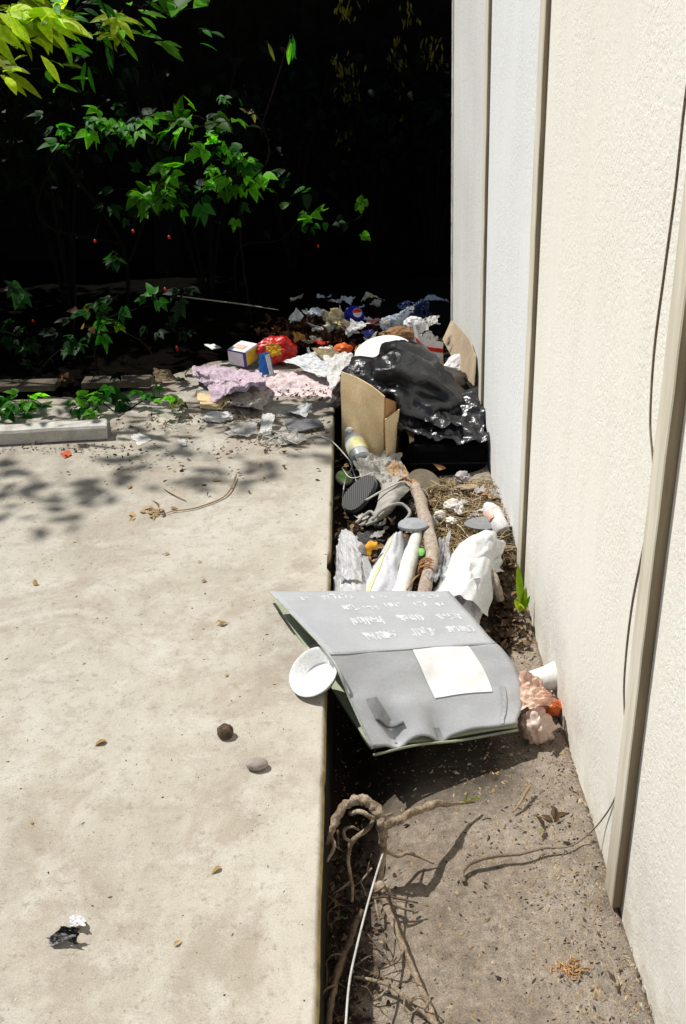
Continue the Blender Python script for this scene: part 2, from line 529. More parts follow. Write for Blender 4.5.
# leaves -------------------------------------------------------------
def add_leaf(V, Fc, T, p, d, nrm, L, W, col, shape='oval', fold=.25, droop=.2):
    d = Vector(d).normalized(); nrm = Vector(nrm); nrm = nrm - d * nrm.dot(d)
    if nrm.length < .01: nrm = d.orthogonal()
    nrm.normalize(); s = d.cross(nrm)
    prof = {'oval': ((0, .06), (.15, .62), (.38, 1), (.65, .72), (.86, .3), (1, .0)),
            'lance': ((0, .08), (.2, .7), (.45, 1), (.7, .75), (.88, .35), (1, .0)),
            'heart': ((0, .3), (.08, .85), (.3, 1), (.6, .7), (.82, .33), (1, .0)),
            'blade': ((0, .5), (.3, 1), (.6, .9), (.85, .5), (1, .0))}[shape]
    b = len(V)
    for t, w in prof:
        m = p + d * (t * L) - nrm * (droop * L * t * t)
        ww = W * .5 * w
        up = nrm * (fold * ww)
        V += [m - s * ww + up, m, m + s * ww + up]
        k = rnd.uniform(.92, 1.08)
        T += [col, tuple(x * .9 * k for x in col), col]
    for i in range(len(prof) - 1):
        a = b + i * 3
        Fc.append((a, a + 1, a + 4, a + 3)); Fc.append((a + 1, a + 2, a + 5, a + 4))

def add_trio(V, Fc, T, p, d, nrm, L, col, n=3, W=.55, shape='heart', spread=.95):
    d = Vector(d).normalized(); nrm = Vector(nrm); nrm = (nrm - d * nrm.dot(d)).normalized(); s = d.cross(nrm)
    for i in range(n):
        a = (i / (n - 1) - .5) * 2 * spread if n > 1 else 0
        dd = d * math.cos(a) + s * math.sin(a) - nrm * rnd.uniform(-.1, .25)
        k = rnd.uniform(.75, 1.25)
        add_leaf(V, Fc, T, Vector(p), dd, nrm + Vector((rnd.uniform(-.3, .3), rnd.uniform(-.3, .3), 0)), L * (1 - .25 * abs(a)) * rnd.uniform(.9, 1.1), L * W,
                 tuple(x * k for x in col), shape)

def rvec(k=1.0): return Vector((rnd.uniform(-k, k), rnd.uniform(-k, k), rnd.uniform(-k, k)))

# ------------------------------------------------------------------ light
sunv = Vector((-.52, .30, 1)).normalized()       # towards the sun
sd = bpy.data.lights.new('sun', 'SUN'); sd.energy = 5.0; sd.angle = math.radians(.5); sd.color = (1, .968, .905)
so = bpy.data.objects.new('sun', sd); COL.objects.link(so)
so.rotation_euler = sunv.to_track_quat('Z', 'Y').to_euler(); so.location = (-3, 2, 8)
w = bpy.data.worlds.new('World'); scene.world = w; w.use_nodes = True
nt = w.node_tree; nt.nodes.clear()
sky = nt.nodes.new('ShaderNodeTexSky'); sky.sky_type = 'NISHITA'; sky.sun_disc = False
sky.sun_elevation = math.asin(sunv.z); sky.sun_rotation = math.atan2(sunv.x, sunv.y)
bg = nt.nodes.new('ShaderNodeBackground'); bg.inputs['Strength'].default_value = .05
wo = nt.nodes.new('ShaderNodeOutputWorld')
nt.links.new(sky.outputs[0], bg.inputs[0]); nt.links.new(bg.outputs[0], wo.inputs[0])
scene.view_settings.view_transform = 'Standard'; scene.view_settings.look = 'None'
scene.view_settings.exposure = 0; scene.view_settings.gamma = 1

# ------------------------------------------------------------------ the setting
def axis(segs):
    out = []
    for a, b, n in segs:
        out += [a + (b - a) * i / n for i in range(n)]
    out.append(segs[-1][1]); return out
xs = axis([(-40, -8, 4), (-8, -.5, 8), (-.5, .52, 68), (.52, 2, 10), (2, 40, 6)])
ys = axis([(-30, 0, 6), (0, .9, 10), (.9, 3.2, 150), (3.2, 6.5, 110), (6.5, 40, 8)])
V = [(x, y, gz(x, y) if -.5 < x < 2 and 0 < y < 8 else GZ - .01) for y in ys for x in xs]
n = len(xs)
Fc = [(j * n + i, j * n + i + 1, (j + 1) * n + i + 1, (j + 1) * n + i) for j in range(len(ys) - 1) for i in range(n - 1)]
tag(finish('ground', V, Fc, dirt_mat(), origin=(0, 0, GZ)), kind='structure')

# slab: top sheet with a chipped, rounded rim and a face down into the trench
xs = [-9, -5, -3, -2, -1.2, -.6, -.3, -.15]
prof_in = [(EDGE - .012, 0), (EDGE - .0095, -.0010), (EDGE - .002, -.010), (EDGE, -.017), (EDGE - .0005, -.06), (EDGE - .001, -.13), (EDGE - .002, -.34)]
ys = axis([(-6, .8, 6), (.8, 4.8, 320)])
V = []; nx = len(xs) + len(prof_in)
for y in ys:
    c = .0022 * noise.noise(Vector((y * 5, 0, 1))) + .0012 * noise.noise(Vector((y * 47, 4, 1)))
    chip = -.016 * max(0, noise.noise(Vector((y * 7, 9, 2))) - .30) * 3
    for x in xs: V.append((x, y, 0))
    for i, (x, z) in enumerate(prof_in):
        k = min(1, i / 2)
        V.append((x + (c + chip) * k, y, z + chip * .5 * (1 if i in (1, 2) else 0)))
m = len(ys)
Fc = [(j * nx + i, j * nx + i + 1, (j + 1) * nx + i + 1, (j + 1) * nx + i) for j in range(m - 1) for i in range(nx - 1)]
k = len(V)                                                        # back face
V += [(x, 4.8, -.34) for x in xs]
Fc += [((m - 1) * nx + i, (m - 1) * nx + i + 1, k + i + 1, k + i) for i in range(len(xs) - 1)]
tag(finish('pavement_slab', V, Fc, concrete_mat(), origin=(-1, 2, 0), auto=math.radians(50)), kind='structure')

# raised leafy soil behind the slab
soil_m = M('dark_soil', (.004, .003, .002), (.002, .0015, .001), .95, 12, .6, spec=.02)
V = []; Fc = []
xs = axis([(-9, -3, 8), (-3, -.05, 70)]); ys = axis([(4.05, 5.2, 60), (5.2, 8.5, 40)])
for y in ys:
    for x in xs:
        yb = 4.30 + .48 * sstep(-1.25, -.75, x) + .06 * noise.noise(Vector((x * 4, 1, 2))) + .03 * noise.noise(Vector((x * 13, 3, 2)))
        e = sstep(yb - .10, yb + .10, y)
        V.append((x, y, -.07 + .09 * e + .05 * sstep(4.8, 5.6, y) + e * (.022 * noise.noise(Vector((x * 3, y * 3, 2))) + .008 * noise.noise(Vector((x * 17, y * 17, 2))))))
n = len(xs)
Fc = [(j * n + i, j * n + i + 1, (j + 1) * n + i + 1, (j + 1) * n + i) for j in range(len(ys) - 1) for i in range(n - 1)]
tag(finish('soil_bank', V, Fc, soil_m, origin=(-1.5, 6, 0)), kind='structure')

# wall
FAR = atX(452, 150, WALLX).y
wall = thing('stucco_wall', 'cream stucco wall in tall panels parted by narrow wooden battens', 'wall', (WALLX + .08, 2.0, GZ - .1))
cream = stucco_mat('stucco_cream', (.93, .907, .835), (.91, .88, .795))
white = stucco_mat('stucco_white', (.89, .905, .915), (.865, .88, .88), .4)
grey = stucco_mat('stucco_far', (.82, .82, .805), (.72, .72, .70), .6)
near = stucco_mat('stucco_near', (.925, .90, .835), (.90, .87, .79), .6)
cuts = [-3.0, 1.445, 2.70, 3.765, FAR - .075]
for (a, b), mt in zip(zip(cuts[:-1], cuts[1:]), (near, cream, white, grey)):
    box('panel', (WALLX, a + .0015, GZ - .1), (WALLX + .16, b - .0015, 3.2), mt, wall, bevel=.002)
bm_ = wood_batten_mat()
def batten(y0, y1, x0, z0):
    V = []; Fc = []
    nz = 60; zz = [z0 + (3.2 - z0) * i / nz for i in range(nz + 1)]
    for z in zz:
        k = .0022 * noise.noise(Vector((z * 2.2, y0, 1))); e = .0012 * noise.noise(Vector((z * 14, y0, 4)))
        V += [(WALLX - .0005, y0 + k, z), (x0 + e + .002, y0 + k, z), (x0 + e, y0 + .003 + k, z), (x0 + e, y1 - .003 + k, z), (x0 + .003, y1 + k, z), (WALLX - .0005, y1 + k, z)]
    for i in range(nz):
        for j in range(5):
            a = i * 6 + j; Fc.append((a, a + 6, a + 7, a + 1))
    Fc.append((5, 4, 3, 2, 1, 0)); Fc.append(tuple(nz * 6 + i for i in range(6)))
    finish('batten', V, Fc, bm_, wall, True, auto=math.radians(30))
batten(1.40, 1.462, .493, GZ + .03)
batten(2.66, 2.73, .500, GZ - .05)
batten(3.727, 3.800, .502, GZ - .05)
trim = box('corner_trim', (WALLX - .004, FAR - .075, GZ - .1), (WALLX + .164, FAR, 3.2), M('mildewed_trim', (.62, .60, .55), (.40, .38, .33), .85, 14, .4), wall)
# mildew blotches clinging to the far corner
V = []; Fc = []
for i in range(60):
    z = rnd.uniform(-.1, 1.7); y = FAR - abs(rnd.gauss(0, .018)); r = rnd.uniform(.002, .008)
    b = len(V)
    for s in range(6):
        a = s * PI / 3 + rnd.uniform(-.3, .3); V.append((WALLX - .0065, y + r * math.cos(a) * rnd.uniform(.6, 1.2), z + r * 1.6 * math.sin(a)))
    Fc.append(tuple(b + s for s in range(6)))
finish('mildew', V, Fc, M('mildew', (.03, .03, .02)), wall, False)

# added near-black board backdrop standing in for the deep shade
fm = M('shade_black_boards', (.009, .008, .007), (.004, .004, .003), .95, 9, .4, spec=.05)
fence = thing('shade_backdrop', 'added near-black board backdrop standing in for deep shade at the alley end', 'fence', (-1.2, 7.25, GZ))
V = []; Fc = []
x = -5.5; i = 0
while x < 2.6:
    boxVF((x, 7.25 + .012 * (i % 2), 1.25 + rnd.uniform(-.02, .02)), (.148, .022, 3.0), None, V, Fc); x += .15; i += 1
finish('boards', V, Fc, fm, fence, False)
box('backing', (-5.57, 7.275, GZ - .1), (2.67, 7.288, 2.72), fm, fence, 0)
for z in (.25, 1.3, 2.4): box('rail', (-5.5, 7.29, z - .04), (2.6, 7.35, z + .04), fm, fence)
for x in (-5.2, -3.2, -1.2, .8): box('post', (x - .05, 7.355, GZ - .1), (x + .05, 7.45, 2.7), fm, fence)

# ------------------------------------------------------------------ trees and shrubs
bark = bark_mat('dark_bark', (.004, .0035, .003), (.009, .007, .006))
twigm = bark_mat('shrub_stem', (.004, .003, .002), (.010, .007, .005), 40)
def tree(x, y, hgt, blobs, label, seed):  # added trees: crowns out of view, placed to shade the back and dapple the slab
    r = random.Random(seed)
    t = thing('added_shade_tree', label, 'tree', (x, y, -.05))
    V, Fc = [], []
    tubeVF([(x, y, -.1), (x + .05, y + .03, .8), (x - .04, y + .05, 1.6), (x + .02, y, hgt)], [.10, .075, .065, .04], 10, 6, .3, seed, V, Fc)
    for (bx, by, bz, br) in blobs:
        tubeVF([(x, y, hgt * .6), ((x + bx) / 2, (y + by) / 2, (hgt * .7 + bz) / 2 + .25), (bx, by, bz)], [.05, .03, .012] if bz < 4 else [.010, .005, .002], 7, 5, .3, seed, V, Fc)
    finish('trunk', V, Fc, bark, t)
    V, Fc, T = [], [], []
    for (bx, by, bz, br) in blobs:
        for k in range(int((1500 if bz < 4 else 560) * br * br)):
            d = Vector((r.gauss(0, 1), r.gauss(0, 1), r.gauss(0, .6))); d.normalize(); d *= br * r.random() ** .33
            p = Vector((bx, by, bz)) + d
            g = r.uniform(.5, 1.2)
            add_leaf(V, Fc, T, p, (r.gauss(0, 1), r.gauss(0, 1), r.gauss(-.3, .5)), (r.gauss(0, .5), r.gauss(0, .5), 1), r.uniform(.09, .15), r.uniform(.05, .085), (.016 * g, .035 * g, .008 * g), 'oval')
    finish('crown', V, Fc, LEAF, t, True, tints=T)
tree(-1.35, 6.7, 2.3, [(-1.2, 6.9, 2.75, .75), (-.6, 7.1, 2.9, .6), (-1.9, 6.7, 2.7, .6), (-.9, 7.2, 3.2, .6), (-1.6, 6.9, 3.2, .7)],
     'added tree at the back left of the litter, its unseen crown shading the shrubs', 3)
tree(-2.7, 5.9, 2.2, [(-2.9, 6.3, 2.8, .6), (-3.6, 5.9, 2.7, .6), (-2.2, 6.5, 3.1, .7), (-3.5, 6.4, 3.0, .8), (-4.5, 5.1, 5.5, .26), (-4.1, 4.85, 5.6, .22), (-3.7, 5.1, 5.5, .22), (-4.35, 4.6, 5.5, .18), (-3.4, 5.0, 5.5, .18), (-4.85, 4.95, 5.4, .24), (-3.05, 5.25, 5.6, .2), (-5.1, 5.2, 5.5, .24)],
     'added tree behind the pale post, its unseen boughs shading the back and dappling the slab', 5)

dark_leaf_n = [0]
def dark_shrub(x, y, wx, h, nleaf, label, seed, col=(.008, .018, .005)):  # near-black leaf colour carries the deep shade at the back
    r = random.Random(seed)
    t = thing('dark_shrub', label, 'shrub', (x, y, -.03), 'shaded shrubs at the back of the alley')
    V, Fc = [], []; tips = []
    for k in range(9):
        a = r.uniform(0, 2 * PI); q = r.uniform(.3, 1) * wx
        e = Vector((x + q * math.cos(a), y + q * .6 * math.sin(a), h * r.uniform(.6, 1)))
        mpt = Vector((x + .4 * q * math.cos(a), y + .3 * q * math.sin(a), e.z * .55))
        tubeVF([(x, y, -.06), mpt, e], [.012, .009, .004], 5, 5, 0, k, V, Fc); tips += [(mpt, e)]
    finish('stem', V, Fc, bark, t)
    V, Fc, T = [], [], []
    for k in range(nleaf):
        a, b = r.choice(tips); p = a.lerp(b, r.random() ** .6) + Vector((r.gauss(0, .13), r.gauss(0, .10), r.gauss(0, .13)))
        if p.z < 0: p.z = abs(p.z) + .02
        g = r.uniform(.4, 1.3)
        add_leaf(V, Fc, T, p, (r.gauss(0, 1), r.gauss(-.3, 1), r.gauss(-.4, .5)), (r.gauss(0, .5), r.gauss(-.3, .5), 1), r.uniform(.06, .11), r.uniform(.035, .06), tuple(c * g for c in col), 'heart')
    finish('foliage', V, Fc, LEAF, t, True, tints=T)
SP = [(-2.6, 5.3, .55, 1.5, 'shaded shrub farthest left behind the pale post'), (-1.75, 5.6, .5, 1.6, 'shaded shrub behind the red berries and low ivy'),
      (-.95, 5.9, .45, 1.5, 'shaded shrub behind the small white carton'), (-.45, 6.6, .4, 1.4, 'shaded shrub behind the yellowed white bag'),
      (.1, 6.8, .4, 1.5, 'shaded shrub behind the blue drink wrapper'), (.55, 6.75, .35, 1.3, 'shaded shrub nearest the wall corner')]
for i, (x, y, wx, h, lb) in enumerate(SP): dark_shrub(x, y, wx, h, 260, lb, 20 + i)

YG = (.66, .82, .04); MG = (.17, .55, .022); DG = (.016, .10, .012); G2 = (.04, .24, .014)  # DG is the shaded leaf green, its darkness painted into the tint
def leafy(name, label, cat, base, stems, clusters, group=None, extra=None):
    """shrub with stems to each leaf cluster; a cluster = (px, py, depth, spread px, count, length, colour, style)"""
    t = thing(name, label, cat, base, group)
    V, Fc = [], []
    for s in stems: tubeVF(s[0], s[1], 6, 6, .1, 1, V, Fc)
    T = []; LV, LF = [], []
    for (px, py, Y, sp, cnt, L, col, style) in clusters:
        c = atY(px, py, Y)
        for k in range(cnt):
            g = rnd.gauss
            q = atY(px + g(0, sp), py + g(0, sp * .6), Y + g(0, .06))
            kk = rnd.choice((.35, .6, .85, 1.0, 1.25)) * rnd.uniform(.8, 1.15); cc = tuple(x * kk for x in col)
            if style == 'trio':
                d = (q - c).normalized() * .8 + Vector((g(0, .5), -.35, g(-.35, .35)))
                add_trio(LV, LF, T, q, d, Vector((g(0, .35), -.45 + g(0, .3), 1)), L * 1.3 * rnd.uniform(.7, 1.2), cc)
            elif style == 'star':
                add_trio(LV, LF, T, q, Vector((g(0, .4), -.5, g(-.1, .3))), Vector((g(0, .3), -.75, .8)), L * rnd.uniform(.85, 1.15), cc, 7, .26, 'lance', 2.2)
            elif style == 'lance':
                add_leaf(LV, LF, T, q, (rnd.uniform(.2, 1), g(-.2, .4), g(-.15, .35)), (g(0, .3), -.6 + g(0, .3), 1), L * rnd.uniform(.7, 1.2), L * .3, cc, 'lance')
            elif style == 'hang':
                add_leaf(LV, LF, T, q, (g(0, .25), g(0, .2), -1), (g(0, .5), -1, .2), L * rnd.uniform(.5, 1.2), L * .22, cc, 'lance')
            else:
                add_leaf(LV, LF, T, q, (g(0, .8), g(-.3, .5), g(-.1, .5)), (g(0, .4), -.5 + g(0, .3), 1), L * rnd.uniform(.7, 1.2), L * .75, cc, 'heart')
            if k % 2 == 0:
                tubeVF([c, c.lerp(q, .5) + Vector((0, 0, .01)), q], [.003, .0022, .0015], 4, 3, 0, 1, V, Fc)
    finish('stem', V, Fc, twigm, t)
    finish('foliage', LV, LF, LEAF, t, True, tints=T)
    return t

A = 4.55
sA = [([(-2.6, 4.8, -.02), (-2.55, 4.8, .8), atY(-40, 90, A + .05), atY(10, 50, A), atY(40, 35, A)], [.016, .012, .008, .005, .003]),
      ([(-2.55, 4.8, .8), (-2.3, 4.7, 1.5), atY(60, -20, A), atY(115, 25, A), atY(150, 15, A), atY(195, 8, A)], [.007, .005, .004, .003, .002, .002]),
      ([atY(-40, 90, A), atY(10, 72, A), atY(50, 68, A)], [.008, .005, .003])]
cA = [(10, 12, A, 16, 28, .20, YG, 'lance'), (38, 20, A, 10, 14, .19, YG, 'lance'), (20, 30, A, 16, 14, .13, YG, 'lance'), (60, 12, A, 14, 8, .12, MG, 'lance'), (150, 15, A, 22, 8, .10, MG, 'lance'), (100, 25, A, 22, 8, .09, MG, 'lance'), (0, 70, A - .1, 14, 10, .15, YG, 'lance'), (42, 68, A, 10, 4, .10, (.25, .38, .03), 'lance'),
      (113, 18, A, 3, 2, .13, YG, 'star'), (118, 34, A, 3, 2, .12, YG, 'star'), (150, 6, A, 12, 5, .10, MG, 'lance'), (178, 8, A, 5, 3, .12, MG, 'oval'),
      (85, 6, A, 16, 8, .09, G2, 'lance'), (200, 34, A, 8, 4, .08, G2, 'lance'), (48, 82, A, 8, 4, .09, MG, 'lance'), (85, 62, A, 3, 2, .13, G2, 'hang'),
      (70, 20, A + .1, 18, 6, .09, DG, 'lance'), (150, 38, A, 6, 3, .12, MG, 'lance'), (208, 3, A, 3, 2, .09, MG, 'oval'), (110, 50, A, 7, 5, .08, DG, 'hang'), (75, 45, A, 6, 3, .10, MG, 'lance')]
# upper growth above the picture that throws the dappled shade
for k in range(20): cA.append((rnd.uniform(-360, 60), rnd.uniform(-230, -45), rnd.uniform(4.4, 5.0), 30, 7, .15, MG, 'lance'))
leafy('sapling', 'tall sapling at top left with long sunlit yellow-green leaflets', 'shrub', (-2.6, 4.8, -.02), sA, cA)

B = 5.15
sB = [([(-1.4, 5.55, -.02), (-1.35, 5.5, .5), atY(60, 150, B + .1), atY(110, 128, B), atY(170, 125, B)], [.014, .011, .008, .005, .003]),
      ([(-1.35, 5.5, .5), atY(130, 260, B + .15), atY(150, 205, B + .05), atY(165, 180, B), atY(215, 190, B)], [.010, .008, .006, .004, .003]),
      ([atY(165, 180, B), atY(215, 160, B), atY(250, 175, B)], [.005, .004, .002]),
      ([(-1.35, 5.5, .5), atY(40, 220, B + .2), atY(60, 140, B + .1)], [.010, .006, .003])]
cB = [(150, 178, B, 5, 2, .11, MG, 'trio'), (160, 190, B, 10, 4, .09, MG, 'trio'), (172, 170, B, 9, 3, .085, MG, 'trio'), (180, 205, B, 6, 2, .07, MG, 'trio'), (150, 205, B, 6, 3, .07, MG, 'trio'),
      (175, 125, B, 10, 5, .085, MG, 'trio'), (205, 120, B, 10, 4, .085, (.12, .32, .02), 'trio'), (140, 130, B, 9, 3, .075, MG, 'trio'), (215, 145, B, 10, 4, .08, MG, 'trio'), (220, 165, B, 7, 3, .075, MG, 'trio'),
      (235, 180, B, 8, 4, .075, MG, 'trio'), (248, 186, B, 5, 2, .08, MG, 'trio'), (200, 195, B, 9, 4, .075, G2, 'trio'), (245, 160, B, 6, 3, .075, G2, 'trio'),
      (95, 128, B - .05, 11, 6, .07, MG, 'trio'), (60, 128, B - .05, 9, 5, .065, G2, 'trio'), (62, 148, B - .05, 7, 4, .065, G2, 'trio'), (118, 120, B - .05, 10, 5, .07, MG, 'trio'), (260, 185, B - .05, 10, 4, .065, MG, 'trio'), (125, 130, B, 8, 3, .08, G2, 'trio'), (85, 122, B, 5, 3, .07, G2, 'trio'),
      (272, 175, B + .1, 5, 2, .085, MG, 'trio'), (115, 205, B + .1, 9, 4, .05, DG, 'trio'), (220, 98, B + .1, 6, 4, .04, G2, 'trio'), (150, 115, B, 14, 4, .07, DG, 'trio'), (170, 190, B - .05, 22, 6, .055, MG, 'trio'), (190, 130, B - .05, 32, 8, .055, MG, 'trio'), (225, 175, B - .05, 16, 7, .055, MG, 'trio'), (165, 195, B + .1, 30, 14, .055, DG, 'trio'), (215, 150, B + .1, 30, 14, .05, DG, 'trio'), (100, 130, B + .1, 30, 8, .05, DG, 'trio')]
leafy('bramble', 'leafy bramble arching out of the dark with broad mid-green three-part leaves', 'shrub', (-1.4, 5.55, -.02), sB, cB)
Cc = 5.4
leafy('creeper_spray', 'small spray of rounded green leaves above the white carton, nearest the litter', 'plant', (-.75, 5.7, 0), [
    ([(-.75, 5.7, 0), (-.7, 5.65, .4), atY(280, 240, Cc + .1), atY(305, 215, Cc), atY(325, 210, Cc)], [.008, .007, .005, .004, .002]),
    ([atY(300, 225, Cc), atY(340, 225, Cc), atY(362, 215, Cc), atY(365, 200, Cc)], [.004, .003, .003, .002]),
    ([atY(305, 215, Cc), atY(300, 190, Cc), atY(290, 180, Cc)], [.003, .002, .001])],
    [(322, 212, Cc, 5, 4, .085, MG, 'heart'), (300, 215, Cc, 8, 5, .065, MG, 'heart'), (305, 190, Cc, 4, 3, .08, G2, 'heart'), (312, 226, Cc, 8, 5, .06, G2, 'heart'),
     (363, 205, Cc, 3, 4, .06, MG, 'heart'), (362, 235, Cc, 2, 2, .08, MG, 'heart'), (340, 222, Cc, 6, 4, .05, DG, 'heart'), (286, 172, Cc, 6, 5, .06, DG, 'heart'), (262, 178, Cc, 5, 2, .09, MG, 'heart')])
leafy('creeper', 'young creeper shoot high up between the sapling and the hanging dry vine', 'plant', (-.62, 5.3, 0), [
    ([(-.62, 5.3, 0), (-.62, 5.25, .7), atY(268, 160, 4.9), atY(262, 125, 4.9), atY(252, 108, 4.9)], [.007, .006, .004, .004, .003]),
    ([atY(262, 125, 4.9), atY(280, 70, 4.9), atY(290, 38, 4.9)], [.003, .003, .002])],
    [(290, 38, 4.9, 4, 4, .08, G2, 'hang'), (266, 44, 4.9, 2, 1, .08, (.16, .20, .02), 'hang'), (252, 112, 4.9, 4, 5, .04, (.25, .22, .08), 'heart'), (292, 44, 4.9, 3, 2, .09, MG, 'hang')])
# hanging dry vines
def dryvine(label, spots, Y):
    t = thing('hanging_vine', label, 'vine', atY(spots[0][0], spots[0][1], Y), 'dry vines hanging down the dark fence')
    V, Fc, LV, LF, T = [], [], [], [], []
    for (px, y0, y1, cnt) in spots:
        for k in range(3):
            dx = rnd.uniform(-5, 5)
            tubeVF([atY(px + dx, y0 - 60, Y), atY(px + dx * 1.4, (y0 + y1) / 2, Y - .02), atY(px + dx * 1.2, y1, Y)], [.003, .0025, .001], 4, 4, 0, k, V, Fc, wob=.01)
        for k in range(cnt):
            p = atY(px + rnd.gauss(0, 6), rnd.uniform(y0, y1), Y - .03 + rnd.gauss(0, .02))
            g = rnd.uniform(.35, 1.2)
            add_leaf(LV, LF, T, p, (rnd.gauss(0, .3), -.1, -1), (rnd.gauss(0, .5), -1, .3), rnd.uniform(.03, .07), rnd.uniform(.008, .016), (.50 * g, .42 * g, .05 * g), 'lance')
    finish('stem', V, Fc, twigm, t); finish('foliage', LV, LF, LEAF, t, True, tints=T)
dryvine('longest hanging dry vine with the yellowest withered leaves', [(346, -10, 18, 30), (348, 62, 100, 60), (345, 125, 148, 22), (338, 50, 75, 20)], 6.9)
dryvine('faint hanging dry vine between the longest one and the wall', [(396, 35, 70, 26), (398, 80, 120, 14)], 6.9)
dryvine('faint hanging dry vine nearest the wall', [(432, 35, 65, 26), (408, 0, 25, 14)], 6.9)

# low ivy on the slab edge, behind and beside the pale post
def ivy(label, clusters, stem, base):
    leafy('ivy_plant', label, 'plant', base, stem, clusters, 'low ivy at the back of the slab')
Y4 = 4.05
ivy('low ivy creeping over the slab behind the pale post, farthest left', [(12, 408, 4.15, 8, 7, .06, G2, 'trio'), (28, 398, 4.2, 8, 5, .06, MG, 'trio'), (5, 415, 4.1, 5, 4, .06, G2, 'trio'), (38, 410, 4.1, 6, 4, .055, DG, 'trio')],
    [([atY(30, 420, 4.12), atY(20, 405, 4.15), atY(10, 400, 4.2)], [.004, .003, .002])], atY(30, 420, 4.12))
ivy('low ivy with brighter leaves just past the end of the pale post', [(88, 400, 4.15, 8, 6, .06, MG, 'trio'), (75, 408, 4.1, 7, 5, .055, G2, 'trio'), (108, 392, 4.2, 7, 5, .06, G2, 'trio'), (95, 410, 4.05, 6, 4, .05, MG, 'trio'), (118, 402, 4.1, 8, 4, .05, DG, 'trio'), (150, 390, 4.2, 8, 5, .05, G2, 'trio'), (165, 400, 4.1, 6, 4, .05, MG, 'trio'), (178, 405, 4.1, 4, 3, .05, (.14, .16, .03), 'trio')],
    [([atY(120, 416, 4.1), atY(100, 402, 4.15), atY(80, 398, 4.2)], [.004, .003, .002]), ([atY(120, 416, 4.1), atY(150, 398, 4.15), atY(175, 402, 4.1)], [.004, .003, .002])], atY(120, 416, 4.1))
ivy('ivy clump with withered brown leaves rising behind the plank', [(75, 345, 4.5, 8, 7, .055, DG, 'trio'), (100, 325, 4.5, 9, 6, .06, G2, 'trio'), (118, 300, 4.5, 8, 5, .06, DG, 'trio'), (152, 300, 4.5, 6, 4, .055, G2, 'trio'), (95, 308, 4.5, 7, 5, .06, DG, 'trio'), (115, 325, 4.45, 4, 2, .06, (.15, .3, .02), 'trio'), (118, 255, 4.6, 5, 4, .06, DG, 'trio'), (10, 285, 4.5, 7, 5, .06, DG, 'trio'), (82, 312, 4.45, 7, 6, .05, (.16, .09, .04), 'heart'), (95, 330, 4.45, 6, 4, .05, (.18, .10, .05), 'heart'), (62, 378, 4.45, 5, 3, .07, (.2, .1, .04), 'heart')],
    [([atY(100, 385, 4.5), atY(95, 350, 4.5), atY(100, 320, 4.5), atY(118, 295, 4.5)], [.005, .004, .003, .002]), ([atY(100, 385, 4.5), atY(75, 350, 4.5), atY(76, 300, 4.5), atY(68, 265, 4.5)], [.004, .003, .002, .001]), ([atY(100, 320, 4.5), atY(150, 305, 4.5)], [.003, .002])], atY(100, 385, 4.5))

low = []
for k in range(15): low.append((rnd.uniform(-20, 190), rnd.uniform(292, 398), rnd.uniform(4.4, 4.9), 12, 6, .05, rnd.choice([(.003, .014, .003), (.005, .025, .004), (.010, .05, .008)]), 'trio'))
ivy('tangle of small dark ivy leaves filling the bed behind the plank', low, [([atY(20, 400, 4.5), atY(60, 350, 4.6), atY(120, 330, 4.7)], [.004, .003, .002]), ([atY(150, 395, 4.5), atY(150, 350, 4.6), atY(100, 320, 4.7)], [.004, .003, .002])], atY(60, 398, 4.5))
tag(tube('pale_twig', [atY(165, 294, 5.2), atY(200, 299, 5.15), atY(240, 304, 5.1), atY(278, 310, 5.05)], [.003, .004, .004, .002], M('pale_dead_twig', (.42, .38, .30), (.25, .22, .17)), None, 6, 6, .3, 2, .004), 'bare pale twig sticking out of the dark above the small white carton', 'twig')
# red berries: each hangs on a thin stalk off the shrubs
bmat = M('berry_red', (.75, .035, .01), (.5, .02, .01), .35, 60, .05)
for i, (px, py, lb) in enumerate([(95, 241, 'red berry highest on the left, far from any leaf'), (133, 231, 'topmost red berry, below the bramble leaves'), (169, 237, 'red berry to the right of the topmost one'),
                                  (165, 289, 'red berry beside the two dark ivy leaves'), (33, 321, 'red berry lowest on the left of the ivy clump'), (177, 349, 'elongated red berry just left of the carton'), (107, 309, 'orange berry in the middle of the ivy clump'), (318, 246, 'orange berry below the creeper spray')]):
    Y = 4.85 if px < 300 else 5.4
    c = atY(px, py, Y)
    t = thing('berry', lb, 'berry', c - Vector((0, 0, .01)), 'red berries in the dark shrubs')
    ball('fruit', c, (.007, .007, .009 if i != 5 else .017), bmat, i, .03, 3, parent=t, smooth=True)
    tube('stalk', [c + Vector((0, 0, .009)), c + Vector((.01, .03, .05)), c + Vector((.015, .10, .09))], [.0009, .0008, .0008], twigm, t, 4, 4)

# ------------------------------------------------------------------ on the slab
cpost = M('pale_cement', (.60, .58, .53), (.46, .44, .39), .85, 14, .35)
p0, p1 = at(-130, 449, 0), at(109, 436, 0)
mx = frame(p0, (0, 0, 1), p1 - p0); L = (p1 - p0).length
t = thing('concrete_post', 'pale square concrete post lying at the left end of the slab', 'post', p1)
V, Fc = [], []
sec = [(-.045, .004), (-.045, .055), (-.038, .066), (.038, .066), (.045, .055), (.045, .004)]
nl = 30
for i in range(nl + 1):
    x = L * i / nl
    for y, z in sec: V.append(mx @ Vector((x + (.012 * noise.noise(Vector((y * 40, z * 40, 1))) if i == nl else 0), y + .002 * noise.noise(Vector((x * 6, y * 20, z * 9))), z + .002 * noise.noise(Vector((x * 7, 3, y * 30))))))
for i in range(nl):
    for j in range(6):
        a = i * 6 + j; b = i * 6 + (j + 1) % 6; Fc.append((a, b, b + 6, a + 6))
